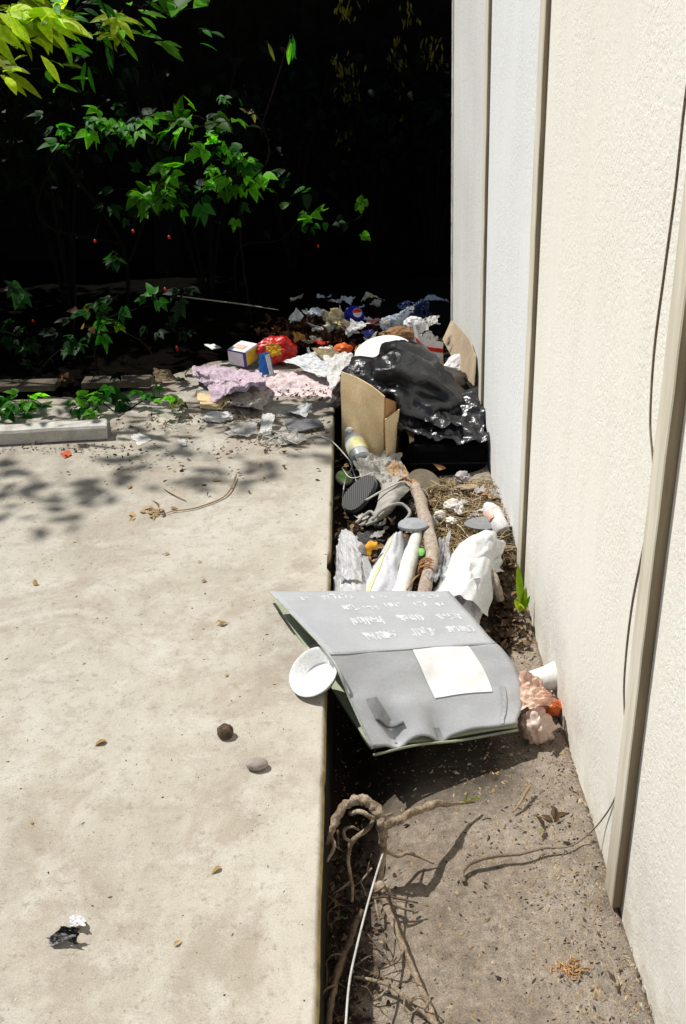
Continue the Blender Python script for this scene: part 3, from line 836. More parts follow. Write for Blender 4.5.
Fc.append(tuple(range(6))); Fc.append(tuple(nl * 6 + i for i in reversed(range(6))))
finish('shaft', V, Fc, cpost, t, True, auto=math.radians(30))
prism('end_face', [(-.040, .006), (.040, .006), (.040, .054), (.034, .062), (-.034, .062), (-.040, .054)], .004, M('broken_cement', (.30, .29, .28), (.14, .135, .13), .9, 40, .6), frame(p1, p1 - p0, Vector((0, 0, 1)).cross(p1 - p0)), t, .05)

wd = M('grey_plank', (.13, .105, .075), (.05, .04, .03), .85, 10, .4)
a, b = at(-60, 391, .03), at(152, 386, .03)
mx = frame(a, (0, 0, 1), b - a)
def plank(name, label, x0, x1, y0):
    V, Fc = [], []
    nn = 20
    for i in range(nn + 1):
        x = x0 + (x1 - x0) * i / nn
        e = .02 if i in (0, nn) else 0
        for y, z in ((-.05, 0), (-.05, .03), (.05, .03), (.05, 0)):
            V.append(mx @ Vector((x + e * noise.noise(Vector((y * 60, z * 90, x))), y + y0 + .003 * noise.noise(Vector((x * 9, y, z))), z + .004)))
    for i in range(nn):
        for j in range(4):
            q = i * 4 + j; r_ = i * 4 + (j + 1) % 4; Fc.append((q, r_, r_ + 4, q + 4))
    Fc.append((0, 1, 2, 3)); Fc.append(tuple(nn * 4 + i for i in (3, 2, 1, 0)))
    tag(finish(name, V, Fc, wd, None, True, auto=math.radians(30)), label, 'plank', 'weathered planks behind the post')
Lp = (b - a).length
plank('weathered_plank', 'longer weathered plank lying in the ivy behind the pale post', 0, Lp * .56, 0)
plank('weathered_plank', 'short weathered plank end lying further right behind the ivy', Lp * .68, Lp, .02)

def scrap(name, label, cat, pxs, z, mat, amp=.01, seed=1, jit=.2, group=None, floor=0.0, thick=0.0, n=18, ncre=9, smooth=False):
    zz = z if isinstance(z, (list, tuple)) else [z] * 4
    o = sheet(name, [at(p[0], p[1], k) for p, k in zip(pxs, zz)], mat, amp, seed, n, jit, floor=floor, thick=thick, ncre=ncre, smooth=smooth)
    return tag(o, label, cat, group)

paper = M('white_paper', (.80, .79, .77), (.66, .64, .60), .8, 25, .2, thin=.12)
dirty = M('dirty_paper', (.62, .60, .56), (.42, .39, .34), .85, 22, .3, thin=.1)
lav = M('lavender_cloth', (.62, .50, .57), (.50, .38, .45), .9, 30, .4)
flo = M('printed_cloth', (.74, .66, .66), (.64, .48, .50), .9, 45, .4)
card = M('brown_card', (.74, .57, .33), (.66, .49, .27), .85, 14, .15, bscale=8)
cardin = M('brown_card_inside', (.52, .28, .11), (.40, .21, .08), .85, 14, .15, bscale=8)
greyp = M('grey_sheet', (.40, .40, .41), (.28, .28, .29), .7, 16, .2)
dgrey = M('dark_grey_tile', (.20, .20, .21), (.13, .13, .135), .7, 16, .2)
foam = M('white_foam', (.85, .85, .83), (.80, .79, .76), .55, 20, .08)
blackp = M('black_plastic', (.012, .012, .013), (.006, .006, .007), .35, 30, .3, spec=.5)

scrap('cloth', 'crumpled lavender cloth spread on the slab in front of the carton', 'cloth', [(190, 370), (262, 366), (268, 398), (212, 402)], [.03, .03, .02, .01], lav, .045, 3, .25, n=48, ncre=20)
scrap('cloth', 'pale flower-printed cloth crumpled beside the lavender one', 'cloth', [(258, 368), (338, 366), (338, 392), (262, 394)], [.03, .04, .03, .01], flo, .045, 8, .2, n=48, ncre=20)
scrap('cardboard_scrap', 'flat tan cardboard scrap under the lavender cloth', 'cardboard', [(196, 392), (232, 398), (222, 411), (200, 408)], .004, card, .004, 4, .2, thick=.003)
scrap('cloth_scrap', 'cream cloth corner trailing below the lavender cloth', 'cloth', [(232, 396), (270, 398), (262, 414), (230, 406)], .01, M('cream_cloth', (.62, .56, .46), (.48, .40, .33), .9), .02, 15, .3, n=24)
ball('paper_wad', at(217, 417, .014), (.075, .05, .022), paper, 5, .35, 4, floor=.001); tag(bpy.data.objects['paper_wad'], 'crumpled white paper wad on the slab below the lavender cloth', 'paper')
scrap('paper_scrap', 'leaf-shaped dirty white paper on the brown leaves', 'paper', [(224, 436), (240, 424), (260, 428), (250, 438)], [.006, .03, .03, .008], dirty, .015, 6, .25)
scrap('paper_strip', 'bent white paper strip standing among the brown leaves', 'paper', [(262, 412), (275, 413), (270, 432), (258, 436)], [.06, .06, .02, .005], paper, .012, 7, .15)
scrap('paper_scrap', 'torn dirty paper right of the twine tangle', 'paper', [(276, 436), (304, 434), (308, 442), (280, 446)], [.008, .02, .01, .005], dirty, .02, 9, .3)
scrap('paper_scrap', 'pale grey torn paper behind the dark grey tile', 'paper', [(286, 412), (300, 404), (313, 405), (306, 418)], [.01, .03, .05, .02], M('pale_grey_paper', (.55, .56, .55), (.44, .45, .44)), .015, 10, .2)
scrap('tile_piece', 'dark grey broken tile lying on the slab near its edge', 'tile', [(284, 420), (318, 421), (325, 427), (290, 435)], [.014, .02, .014, .006], dgrey, .004, 11, .1, thick=.008)
scrap('paper_scrap', 'small white paper flake on the slab past the post', 'paper', [(130, 434), (140, 431), (151, 438), (138, 446)], [.01, .015, .01, .003], paper, .012, 12, .35)
scrap('paper_scrap', 'tiny white paper bit between the flake and the twig', 'paper', [(178, 440), (184, 439), (187, 445), (180, 446)], .006, paper, .006, 13, .3, n=8)
scrap('plastic_scrap', 'tiny orange plastic bit in front of the pale post', 'plastic', [(60, 452), (68, 449), (72, 454), (64, 457)], .008, M('orange_plastic', (.65, .13, .04)), .01, 14, .35, n=8)
scrap('cardboard_scrap', 'curled dry cardboard piece at the right end of the ivy', 'cardboard', [(153, 370), (170, 372), (178, 382), (155, 384)], [.06, .05, .0, .02], M('old_card', (.24, .18, .10), (.15, .11, .06)), .015, 17, .2, thick=.003)

# twine tangle
V, Fc = [], []
for k in range(7):
    pts = [at(rnd.uniform(258, 300), rnd.uniform(428, 446), .003 + abs(rnd.gauss(0, .02))) for _ in range(5)]
    tubeVF(pts, .0016, 5, 6, 0, k, V, Fc)
tag(finish('twine', V, Fc, M('pale_twine', (.66, .64, .58)), None), 'tangle of pale twine on the slab among the brown leaves', 'twine')
# white cord from slab down into the trench
wc = M('white_cord', (.72, .70, .66), (.55, .52, .48), .6, 40, .1)
tag(tube('cord', [at(300, 441, .004), at(315, 436, .006), at(330, 440, .008), at(345, 455, -.01), at(352, 466, -.03), at(346, 478, -.06), at(342, 498, -.10)], .0028, wc), 'white cord running over the slab edge beside the bottle', 'cord')
V, Fc = [], []
for pts in ([(350, 462, -.03), (356, 480, -.05), (360, 500, -.07)], [(362, 460, -.02), (366, 478, -.03), (362, 492, -.05)], [(355, 470, -.02), (372, 462, -.01), (395, 460, -.02), (398, 470, -.03), (392, 480, -.05)], [(342, 468, -.02), (352, 478, -.01), (375, 472, .0)]):
    tubeVF([at(*p) for p in pts], .002, 5, 6, 0, 1, V, Fc)
tag(finish('bent_wire', V, Fc, wc), 'bent thin white wires standing below the yellow-labelled bottle', 'wire')

# twig with dead leaves
dryleaf = tintmat('dead_leaf')
t = thing('twig', 'curved dry twig with dead leaves on the slab', 'twig', at(170, 512, 0))
V, Fc = tubeVF([at(172, 511, .008), at(195, 508, .006), at(220, 499, .006), at(230, 490, .01), at(236, 476, .012)], [.002, .0028, .003, .003, .0035], 6, 8, .2, 1)
tubeVF([at(176, 510, .006), at(160, 514, .008), at(146, 510, .006)], [.002, .0015, .001], 5, 5, 0, 2, V, Fc)
finish('stem', V, Fc, M('dry_stem', (.36, .25, .12), (.26, .17, .08)), t)
V, Fc, T = [], [], []
for k in range(16):
    p = at(rnd.gauss(154, 8), rnd.gauss(516, 4), .004)
    g = rnd.uniform(.6, 1.2)
    add_leaf(V, Fc, T, p, (rnd.gauss(0, 1), rnd.gauss(0, 1), rnd.uniform(.1, .7)), (rnd.gauss(0, .4), -.3, 1), rnd.uniform(.025, .05), rnd.uniform(.012, .022), (.42 * g, .29 * g, .14 * g), 'oval', .6, .5)
finish('dead_leaves', V, Fc, dryleaf, t, True, tints=T)
tag(tube('twig', [at(164, 489, .004), at(172, 494, .006), at(186, 501, .004)], [.0016, .0022, .0014], M('dark_stem', (.16, .10, .06))), 'short dark twig lying beside the larger curved twig', 'twig')

def dryleaf_obj(px, py, L, label, name='dry_leaf', col=(.42, .28, .10), cnt=1):
    V, Fc, T = [], [], []
    for k in range(cnt):
        p = at(px + rnd.uniform(-4, 4), py + rnd.uniform(-2, 2), .003)
        g = rnd.uniform(.7, 1.2)
        add_leaf(V, Fc, T, p, (rnd.gauss(0, 1), rnd.gauss(0, .6), .25), (rnd.gauss(0, .4), -.2, 1), L * rnd.uniform(.8, 1.2), L * .5, tuple(c * g for c in col), 'oval', .7, .35)
    tag(finish(name, V, Fc, dryleaf, None, True, tints=T), label, 'leaf', 'dry leaf scraps on the slab')
for a in [(200, 582, .022, 'curled dry leaf left of the folder top corner, the upper of two'), (197, 563, .016, 'smallest pale dry leaf above the curled one'), (221, 627, .028, 'yellow dry leaf midway down the slab, in line with the rock'),
          (226, 622, .022, 'brown dry leaf touching the yellow one'), (226, 678, .014, 'faint dry leaf between the yellow leaf and the rock'), (38, 586, .036, 'flat dry leaf near the left side of the slab'), (162, 554, .02, 'dry leaf alone below the twig'),
          (214, 482, .03, 'pale stick-like leaf right of the twig'), (126, 488, .03, 'pale dry leaf left of the twig'), (180, 470, .02, 'dry leaf on the slab above the twig'), (110, 742, .036, 'pale folded dry leaf left of the rock'),
          (225, 868, .022, 'brown sliver leaf near the bottom right of the slab'), (176, 944, .016, 'grey-brown leaf right of the black wrapper'), (30, 820, .014, 'white leaf fleck above the black wrapper')]:
    dryleaf_obj(*a)

ball('rock', at(225, 732, .014), (.020, .019, .018), M('brown_rock', (.17, .115, .075), (.07, .05, .035), .9, 60, .8, 160, .006), 21, .2, 5, smooth=True, fine=.12); tag(bpy.data.objects['rock'], 'knobbly dark brown lump lying on the slab', 'rock')
ball('pebble', at(257, 764, .012), (.026, .018, .014), M('mauve_stone', (.40, .34, .31), (.30, .25, .23), .85, 50, .3), 22, .06, 4, smooth=True); tag(bpy.data.objects['pebble'], 'smooth oval mauve-grey stone on the slab below the brown lump', 'stone')

# black foil wrapper
t = thing('wrapper', 'torn black wrapper with silver lining on the slab, bottom left', 'wrapper', at(67, 935, 0))
sheet('black_half', [at(50, 940, .006), at(62, 925, .028), at(84, 925, .02), at(78, 944, .006)], blackp, .013, 3, 16, .25, t, .001, 9)
o = sheet('silver_half', [at(68, 914, .016), at(82, 912, .02), at(84, 924, .026), at(70, 924, .016)], M('silver_foil', (.78, .78, .80), (.6, .6, .62), .25, 40, .3, spec=.8), .01, 5, 14, .3, t, .001, 9)
sheet('crimped_end', [at(49, 938, .004), at(62, 933, .025), at(78, 936, .028), at(52, 946, .004)], M('grey_print', (.30, .30, .30), (.05, .05, .05), .5, 90), .008, 9, 12, .3, t, .004, 9)

# leaf litter and grit (nobody could count these)
def litter(name, label, pts_fn, n, L, cols, kind='stuff', flat=.35, zoff=.004):
    V, Fc, T = [], [], []
    for k in range(n):
        x, y, z = pts_fn()
        c = rnd.choice(cols); g = rnd.uniform(.6, 1.2)
        l = L * rnd.uniform(.5, 1.3)
        add_leaf(V, Fc, T, Vector((x, y, z + zoff + rnd.random() * .01)), (rnd.gauss(0, 1), rnd.gauss(0, 1), rnd.uniform(-.1, flat)), (rnd.gauss(0, .6), rnd.gauss(0, .6), 1), l, l * rnd.uniform(.35, .65), tuple(q * g for q in c), 'oval', .6, rnd.uniform(-.2, .6))
    return tag(finish(name, V, Fc, DRY, None, True, tints=T), label, name.replace('_', ' '), None, kind)
BR = [(.16, .09, .04), (.10, .055, .025), (.24, .15, .07), (.30, .20, .10), (.07, .04, .02)]
def slab_litter():
    while True:
        c = rnd.choice([(250, 420, 22, 5), (262, 446, 20, 6), (235, 415, 10, 5), (300, 395, 20, 4), (180, 420, 14, 5), (130, 425, 35, 5), (60, 450, 40, 3), (310, 430, 10, 3), (120, 455, 30, 10), (200, 460, 60, 14)])
        px, py = rnd.gauss(c[0], c[2]), rnd.gauss(c[1], c[3])
        if px < 335: 
            p = at(px, py, 0)
            if p.x < EDGE - .01 and p.y < 4.78: return p
litter('leaf_litter', 'brown dead leaves and crumbs swept over the back of the slab', slab_litter, 620, .019, BR)
def back_litter():
    px, py = rnd.gauss(308, 20), rnd.gauss(339, 6)
    p = at(px, py, .02); return (p.x, p.y, .02 + .05 * rnd.random())
litter('leaf_pile', 'heap of reddish-brown dead leaves behind the red crisp packet', back_litter, 900, .05, [(.07, .022, .010), (.10, .032, .014), (.04, .014, .008), (.15, .06, .02)])

# ------------------------------------------------------------------ rubbish at the back
t = thing('carton', 'small white carton with purple edges and a yellow side, lying on the cloth', 'box', at(242, 368, .03))
c0 = at(229, 364, .035); ax = Vector((.86, -.5, 0)).normalized()
mx = frame(c0, (0, -.12, 1), ax) @ Matrix.Diagonal((1.0, .62, .82, 1.0))
wcard = M('white_card', (.80, .80, .80), (.70, .69, .70), .6, 20, .08)
box('carton_body', (0, 0, 0), (.105, .20, .10), wcard, t, .003, mx)
box('purple_edge', (.098, -.0025, .0), (.1085, .0, .1025), M('purple_ink', (.10, .05, .30)), t, 0, mx)
box('purple_edge', (.0, -.0025, .092), (.098, .0, .1025), M('purple_ink', (.10, .05, .30)), t, 0, mx)
box('yellow_panel', (.1055, .02, .005), (.1078, .17, .088), M('yellow_ink', (.72, .52, .04), (.55, .36, .03)), t, 0, mx)
box('purple_stripe', (.1055, .0, .005), (.1075, .018, .098), M('purple_ink', (.10, .05, .30)), t, 0, mx)
box('orange_mark', (.02, .05, .1005), (.075, .12, .1025), M('orange_ink', (.75, .35, .22), (.75, .62, .55), .7, 60), t, 0, mx)

t = thing('crisp_packet', 'shiny red crisp packet with a yellow patch, behind the blue packet', 'packet', at(276, 358, .03))
redm = M('red_film', (.62, .018, .01), (.42, .01, .008), .3, 30, .5, spec=.5)
c = at(275, 350, .08)
ball('packet', c, (.105, .07, .07), redm, 31, .4, 4, parent=t)
sheet('yellow_patch', [c + Vector(v) for v in ((-.045, -.07, .05), (.03, -.075, .06), (.035, -.09, .0), (-.03, -.09, -.005))], M('yellow_film', (.70, .42, .02), (.60, .25, .02), .35, 30), .014, 5, 14, .35, t)
t = thing('packet', 'small bright blue packet with white stripes standing before the red one', 'packet', at(266, 376, .03))
c = at(266, 374, .03)
sheet('film', [c + Vector(v) for v in ((-.028, .01, .105), (.022, .02, .11), (.042, .0, .0), (-.035, -.01, .0))], M('blue_film', (.02, .25, .75), (.02, .12, .5), .35, 60), .012, 4, 14, .12, t)
sheet('white_stripe', [c + Vector(v) for v in ((.002, -.004, .10), (.022, .006, .105), (.040, -.014, .0), (.016, -.016, .0))], M('white_film', (.8, .8, .82)), .008, 4, 10, .1, t)
scrap('plastic_sliver', 'white plastic sliver in the dark left of the carton', 'plastic', [(204, 345), (214, 344), (223, 350), (212, 350)], [.05, .06, .05, .04], foam, .01, 3, .2, floor=.0, n=10)
scrap('paper_scrap', 'white wrapper printed with a blue smear, behind the printed cloth', 'paper', [(284, 362), (310, 350), (338, 366), (322, 378)], [.05, .10, .08, .04], M('smeared_paper', (.72, .72, .70), (.60, .62, .66), .7, 20), .03, 21, .15, floor=.02, n=26)
scrap('cardboard_scrap', 'flat mottled cardboard lying behind the white wrapper', 'cardboard', [(312, 349), (335, 350), (346, 360), (330, 367)], [.11, .11, .08, .08], M('mottled_card', (.30, .24, .14), (.14, .10, .06), .9, 50), .006, 22, .1, floor=.02, thick=.004)
scrap('paper_bag', 'white rag pushed between printed cloth and the cardboard panel', 'rag', [(325, 362), (352, 358), (362, 378), (330, 396)], [.08, .10, .06, .02], paper, .03, 23, .2, floor=.0, n=26)
t = thing('plastic_tub', 'small white tub with a torn lid at the far left of the heap', 'tub', at(298, 332, .03))
c = at(298, 331, .03)
lathe('tub', [(.0, .0), (.038, .0), (.045, .055), (.047, .058)], foam, frame(c, (.1, -.3, 1), (1, 0, 0)), 20, t)
sheet('lid', [c + Vector(v) for v in ((-.05, .02, .06), (.0, .03, .13), (.05, .01, .08), (.02, -.03, .062))], foam, .012, 3, 12, .2, t)
yb = M('yellowed_bag', (.84, .81, .70), (.70, .58, .30), .6, 16, .4, thin=.2)
scrap('plastic_bag', 'yellowed white plastic bag sprawled at the back of the heap', 'bag', [(312, 312), (338, 306), (352, 330), (322, 335)], [.14, .2, .06, .06], yb, .08, 24, .45, floor=.03, n=34, ncre=16)
t = thing('drink_wrapper', 'crumpled deep blue drink wrapper with a round red and white emblem', 'wrapper', at(354, 322, .04))
c = at(354, 316, .10)
ball('wrapper', c, (.062, .05, .068), M('deep_blue_film', (.012, .03, .50), (.01, .015, .25), .35, 30, .4), 41, .18, 4, parent=t)
vd = (Vector((0, 0, H)) - c).normalized(); mx = frame(c + vd * .068 + Vector((.02, 0, .018)), vd + Vector((.25, 0, .2)), (1, 0, 0))
def disc(name, r, mt, mx, z, a0=0, a1=2 * PI, par=None):
    V = [mx @ Vector((0, 0, z))]; Fc = []
    k = 20
    for i in range(k + 1):
        a = a0 + (a1 - a0) * i / k; V.append(mx @ Vector((r * math.cos(a), r * math.sin(a), z)))
    for i in range(k): Fc.append((0, i + 1, i + 2))
    return finish(name, V, Fc, mt, par, False)
em = disc('emblem', .026, M('emblem_white', (.8, .8, .8)), mx, 0, par=t)
disc('red_half', .024, M('emblem_red', (.65, .02, .02)), mx, .0015, .1, PI + .1, em)
ball('fruit_peel', at(343, 350, .06), (.05, .04, .032), M('orange_peel', (.72, .16, .02), (.60, .08, .01), .5, 30), 45, .35, 4); tag(bpy.data.objects['fruit_peel'], 'bright orange crumpled wrapper, the left of the orange pair', 'wrapper')
ball('fruit_peel', at(362, 351, .06), (.045, .04, .036), M('pale_orange', (.75, .36, .10), (.7, .22, .05), .5, 24), 46, .3, 4); tag(bpy.data.objects['fruit_peel.001'], 'paler orange crumpled wrapper beside the black bag', 'wrapper')
bwm = M('bluish_bag', (.70, .74, .82), (.55, .60, .68), .55, 16, .4, thin=.15)
scrap('plastic_bag', 'bluish white plastic bag with twisted handles at the far end', 'bag', [(374, 312), (405, 300), (410, 325), (378, 334)], [.15, .22, .06, .05], bwm, .085, 27, .6, floor=.03, n=34, ncre=18)
scrap('plastic_bag', 'dark navy plastic bag beside the bluish white one', 'bag', [(398, 302), (430, 298), (432, 320), (408, 322)], [.18, .20, .08, .08], M('navy_bag', (.015, .03, .10), (.008, .015, .04), .35, 24, .5, spec=.5), .07, 28, .4, floor=.03, n=30, ncre=16)
ball('tissue', at(415, 325, .12), (.06, .05, .05), M('greyish_tissue', (.72, .72, .74), (.55, .55, .57), .8, 20), 47, .35, 4); tag(bpy.data.objects['tissue'], 'greyish tissue wad behind the red-striped carton', 'tissue')
ball('leaf_wad', at(398, 334, .10), (.07, .05, .035), M('tan_wad', (.36, .20, .09), (.2, .1, .05), .9, 30), 48, .35, 4); tag(bpy.data.objects['leaf_wad'], 'tan paper wad under the bluish white bag', 'paper')
ball('rubbish_wad', at(378, 325, .06), (.10, .06, .04), M('maroon_wad', (.12, .03, .03), (.05, .02, .02), .8, 20), 52, .4, 4); tag(bpy.data.objects['rubbish_wad'], 'dark maroon scrap under the blue drink wrapper', 'wrapper')

wm = [paper, dirty, bwm, yb, paper]
for k in range(34):
    px, py = rnd.uniform(296, 440), rnd.uniform(300, 346)
    if k > 27: px, py = rnd.uniform(302, 335), rnd.uniform(340, 366)
    z = .05 + .035 * sstep(345, 305, py) * rnd.random(); c = at(px, py, z); r_ = rnd.uniform(.035, .075)
    q = [c + Vector((r_ * math.cos(a + k), r_ * .8 * math.sin(a + k), rnd.uniform(-.01, .07))) for a in (0, 1.5, 3.1, 4.6)]
    tag(sheet('litter_scrap', q, wm[k % 5], .03, 400 + k, 16, .4, floor=.02, ncre=12), 'crumpled pale scrap packed in the litter heap at the back', 'scrap', 'pale scraps in the back heap')
for k, (px, py, c1, lb) in enumerate([(322, 347, (.62, .05, .02), 'small red scrap between the red packet and the orange wrapper'), (300, 345, (.55, .28, .05), 'ochre scrap right of the red packet'), (386, 342, (.50, .22, .05), 'orange-brown scrap at the left edge of the white bucket'), (368, 334, (.08, .10, .40), 'blue scrap just below the drink wrapper'), (408, 310, (.04, .07, .25), 'navy scrap between the two far bags'), (335, 330, (.6, .42, .10), 'yellow scrap under the yellowed bag')]):
    c = at(px, py, .07); r_ = .045
    q = [c + Vector((r_ * math.cos(a + k), r_ * .8 * math.sin(a + k), rnd.uniform(0, .05))) for a in (0, 1.5, 3.1, 4.6)]
    tag(sheet('wrapper_scrap', q, M('scrap_%d' % k, c1, tuple(x * .6 for x in c1), .4, 30), .03, 440 + k, 14, .35, floor=.02, ncre=12), lb, 'wrapper')

# ------------------------------------------------------------------ the bag heap by the wall
t = thing('rubbish_bag', 'glossy black rubbish bag slumped against the wall', 'bag', (.24, 3.95, -.12))
bagm = M('bag_film', (.026, .026, .028), (.012, .012, .013), .28, 6, .45, 26, .014, spec=.6, detail=4)
def slump(p):
    q = p.copy()
    q.z -= .40 * max(0, q.x - .16) * (1 if q.z > .02 else .3)
    q.x = min(q.x, .505)
    return q
ball('bag_body', (.215, 3.98, .075), (.27, .28, .20), bagm, 62, .30, 5, parent=t, post=slump, ncre=26, fine=.0, smooth=True, ridge=-2.0)
# loose film hanging over the case, and the knotted neck
sheet('bag_skirt', [(-.03, 3.86, .19), (.505, 3.86, .03), (.50, 3.50, -.01), (.15, 3.54, .04)], bagm, .075, 66, 44, .15, t, None, 11, smooth=True, fine=-1.1)
sheet('bag_neck', [(.0, 3.95, .26), (.28, 4.0, .24), (.30, 3.74, .12), (.06, 3.70, .17)], bagm, .075, 69, 34, .25, t, None, 10, smooth=True, fine=-1.1)
sheet('bag_tail', [(.25, 3.85, .17), (.44, 3.86, .07), (.46, 3.60, .03), (.26, 3.56, .06)], bagm, .06, 71, 30, .3, t, None, 10, smooth=True, fine=-1.1)
t2 = thing('suitcase', 'black case lying under the rubbish bag beside the wall', 'case', (.33, 3.75, -.14))
mx = frame((.165, 3.47, -.15), (.05, .10, 1), (1, .06, 0))
blk = M('black_fabric', (.006, .006, .006), (.003, .003, .003), .9, 40, .3, spec=.15)
box('case_body', (0, 0, 0), (.335, .60, .185), M('case_black', (.0035, .0035, .0035), (.002, .002, .002), .95, 40, .3, spec=.05), t2, .03, mx)
cb = bpy.data.objects['case_body']
box('case_seam', (.012, -.004, .10), (.335, .002, .106), M('case_piping', (.008, .008, .008), None, .9), cb, .002, mx)

# cardboard box flaps
t = thing('cardboard_box', 'opened brown cardboard box with its front panel at the slab edge', 'box', (.05, 3.6, -.10))
tl, tr, br, bl = atY(341, 371, 3.74), atY(384, 397, 3.5), at(384, 463, -.06), atY(342, 452, 3.72)
tm = (tl + tr) / 2 + Vector((.015, -.02, .015)); bm2 = (bl + br) / 2 + Vector((.01, -.02, 0))
cloth_panel('front_panel', [[tl, tm, tr], [bl, bm2, br]], card, .005, t, 10, .004, 3)
tr2, br2 = atY(402, 404, 3.74), atY(403, 462, 3.70)
cloth_panel('side_panel', [[tr + Vector((.004, .003, -.004)), tr2], [br + Vector((.004, .003, 0)), br2]], cardin, .005, t, 10, .004, 5)
a, b_ = atY(385, 419, 3.49), atY(399, 409, 3.60)
cloth_panel('side_flap', [[a, b_], [atY(386, 461, 3.47), atY(394, 461, 3.53)]], card, .004, t, 8, .003, 8)
tag(cloth_panel('cardboard_strip', [[atY(402, 404, 3.66), atY(406, 430, 3.62), atY(416, 446, 3.55), atY(440, 470, 3.46)], [atY(407, 405, 3.68), atY(413, 430, 3.64), atY(421, 444, 3.57), atY(446, 468, 3.48)]], cardin, .003, None, 8, .004, 9), 'torn brown cardboard strip curling down in front of the black case', 'cardboard')
tag(cloth_panel('paper_tag', [[atY(409, 436, 3.54), atY(414, 438, 3.54)], [atY(410, 452, 3.51), atY(413, 463, 3.50)]], M('tan_paper', (.55, .45, .32)), .001, None, 6, .003, 4), 'narrow tan paper tag hanging on the cardboard strip', 'paper')

# leaning card at the wall, striped carton, white items behind the bag
tag(cloth_panel('cardboard_sheet', [[atX(452, 320, .47), atX(466, 335, .495), atX(476, 356, .508)], [atX(443, 340, .42), atX(455, 362, .45), atX(474, 386, .49)]], M('tan_card', (.50, .40, .28), (.40, .31, .21), .85, 12, .15, bscale=8), .005, None, 10, .006, 6), 'tan cardboard sheet leaning on the wall behind the bag', 'cardboard')
t = thing('striped_carton', 'flattened white carton with a red stripe standing behind the black bag', 'carton', atY(428, 385, 4.35))
Yc = 4.42
g = [[atY(411, 318, Yc), atY(421, 336, Yc - .03), atY(443, 342, Yc - .01)], [atY(416, 345, Yc - .03), atY(425, 352, Yc - .05), atY(443, 355, Yc - .03)], [atY(424, 376, Yc - .06), atY(432, 384, Yc - .08), atY(446, 392, Yc - .05)]]
cloth_panel('carton_face', g, wcard, .004, t, 8, .004, 7)
off = Vector((0, -.006, .003))
g2 = [[atY(415, 337, Yc - .025) + off, atY(425, 346, Yc - .045) + off, atY(443, 349, Yc - .025) + off], [atY(416, 341, Yc - .028) + off, atY(425, 350, Yc - .05) + off, atY(443, 353, Yc - .028) + off]]
cloth_panel('red_stripe', g2, M('red_ink', (.66, .02, .015)), .002, t, 8, .0, 7)
sheet('yellow_corner', [atY(437, 366, Yc - .09), atY(443, 362, Yc - .09), atY(444, 372, Yc - .1), atY(438, 374, Yc - .1)], M('yellow_ink', (.72, .52, .04), (.55, .36, .03)), .004, 3, 8, .1, t)
t = thing('bucket', 'white round-topped bucket half hidden behind the black bag', 'bucket', (.16, 4.45, -.19))
lathe('bucket_body', [(.0, .0), (.11, .0), (.135, .30), (.142, .31), (.138, .32), (.12, .335), (.0, .345)], foam, frame((.15, 4.42, -.155), (-.12, -.18, 1), (1, 0, 0)), 32, t)
ball('tissue', atY(455, 372, 4.2), (.055, .05, .06), M('white_tissue', (.76, .75, .74), (.64, .63, .63), .85, 20), 71, .3, 4); tag(bpy.data.objects['tissue.001'], 'white tissue wad between the striped carton and the leaning card', 'tissue')
ball('plastic_scrap', atY(474, 392, 3.98), (.03, .03, .025), M('teal_film', (.30, .55, .52), (.55, .62, .60), .5, 40), 72, .3, 4); tag(bpy.data.objects['plastic_scrap.001'], 'pale teal plastic scrap at the foot of the leaning card', 'plastic')

# ------------------------------------------------------------------ rubbish in the trench
# bottle with yellow label
t = thing('plastic_bottle', 'clear plastic bottle with yellow and white label beside the cardboard box', 'bottle', at(355, 455, -.05))
mx = frame(at(362, 461, -.015), at(349, 430, .045) - at(362, 461, -.015), (1, 0, 0))
clear = M('cloudy_plastic', (.55, .57, .58), (.42, .44, .45), .25, 20, .2, spec=.5)
lathe('bottle_body', [(0, 0), (.032, 0), (.041, .008), (.042, .035), (.0415, .105), (.040, .135), (.026, .165), (.015, .178), (.015, .19)], clear, mx, 26, t, .06, 3)
lathe('label', [(.0432, .045), (.0436, .05), (.0436, .105), (.0432, .11)], M('bottle_label', (.74, .68, .10), (.78, .78, .70), .5, 24, .1), mx, 26, t, .05, 3)
lathe('cap', [(.017, .186), (.0175, .20), (.016, .206), (0, .207)], M('white_cap', (.75, .75, .75)), mx, 18, t)
t = thing('jar_cover', 'green and white jar lid low at the slab edge', 'lid', at(343, 478, -.10))
mx = frame(at(344, 479, -.075), (.2, -.5, 1), (1, 0, 0))
ld = lathe('rim', [(.035, .0), (.036, .012), (.033, .016)], M('white_cap', (.75, .75, .75)), mx, 22, t)
lathe('lid_top', [(.033, .016), (.02, .018), (0, .018)], M('green_print', (.18, .42, .05), (.5, .6, .3), .5, 40), mx, 22, t)

# shoe lying on its side, ribbed sole to the viewer
def ribmat():
    t = NT('ribbed_rubber')
    tc = t.n('ShaderNodeTexCoord'); wv = t.n('ShaderNodeTexWave'); wv.bands_direction = 'X'; wv.inputs['Scale'].default_value = 42; wv.inputs['Distortion'].default_value = .2
    t.l(tc.outputs['Object'], wv.inputs['Vector'])
    col = t.ramp(wv.outputs['Color'], [(.3, (.055, .055, .055)), (.7, (.16, .16, .16))])
    t.bsdf(col, .6, t.bump(wv.outputs['Color'], .8, .003), .3); return t.m
t = thing('shoe', 'black shoe on its side showing a ribbed grey sole', 'shoe', at(360, 500, -.1))
c = at(360, 494, -.02)
nz = Vector((-.35, -.55, .72)); mx = frame(c, nz, (.75, .55, .35))
ol = []
for i in range(36):
    a = 2 * PI * i / 36; k = 1 + .10 * math.cos(2 * a) - .12 * math.cos(a)
    ol.append((.085 * math.cos(a), .054 * k * math.sin(a)))
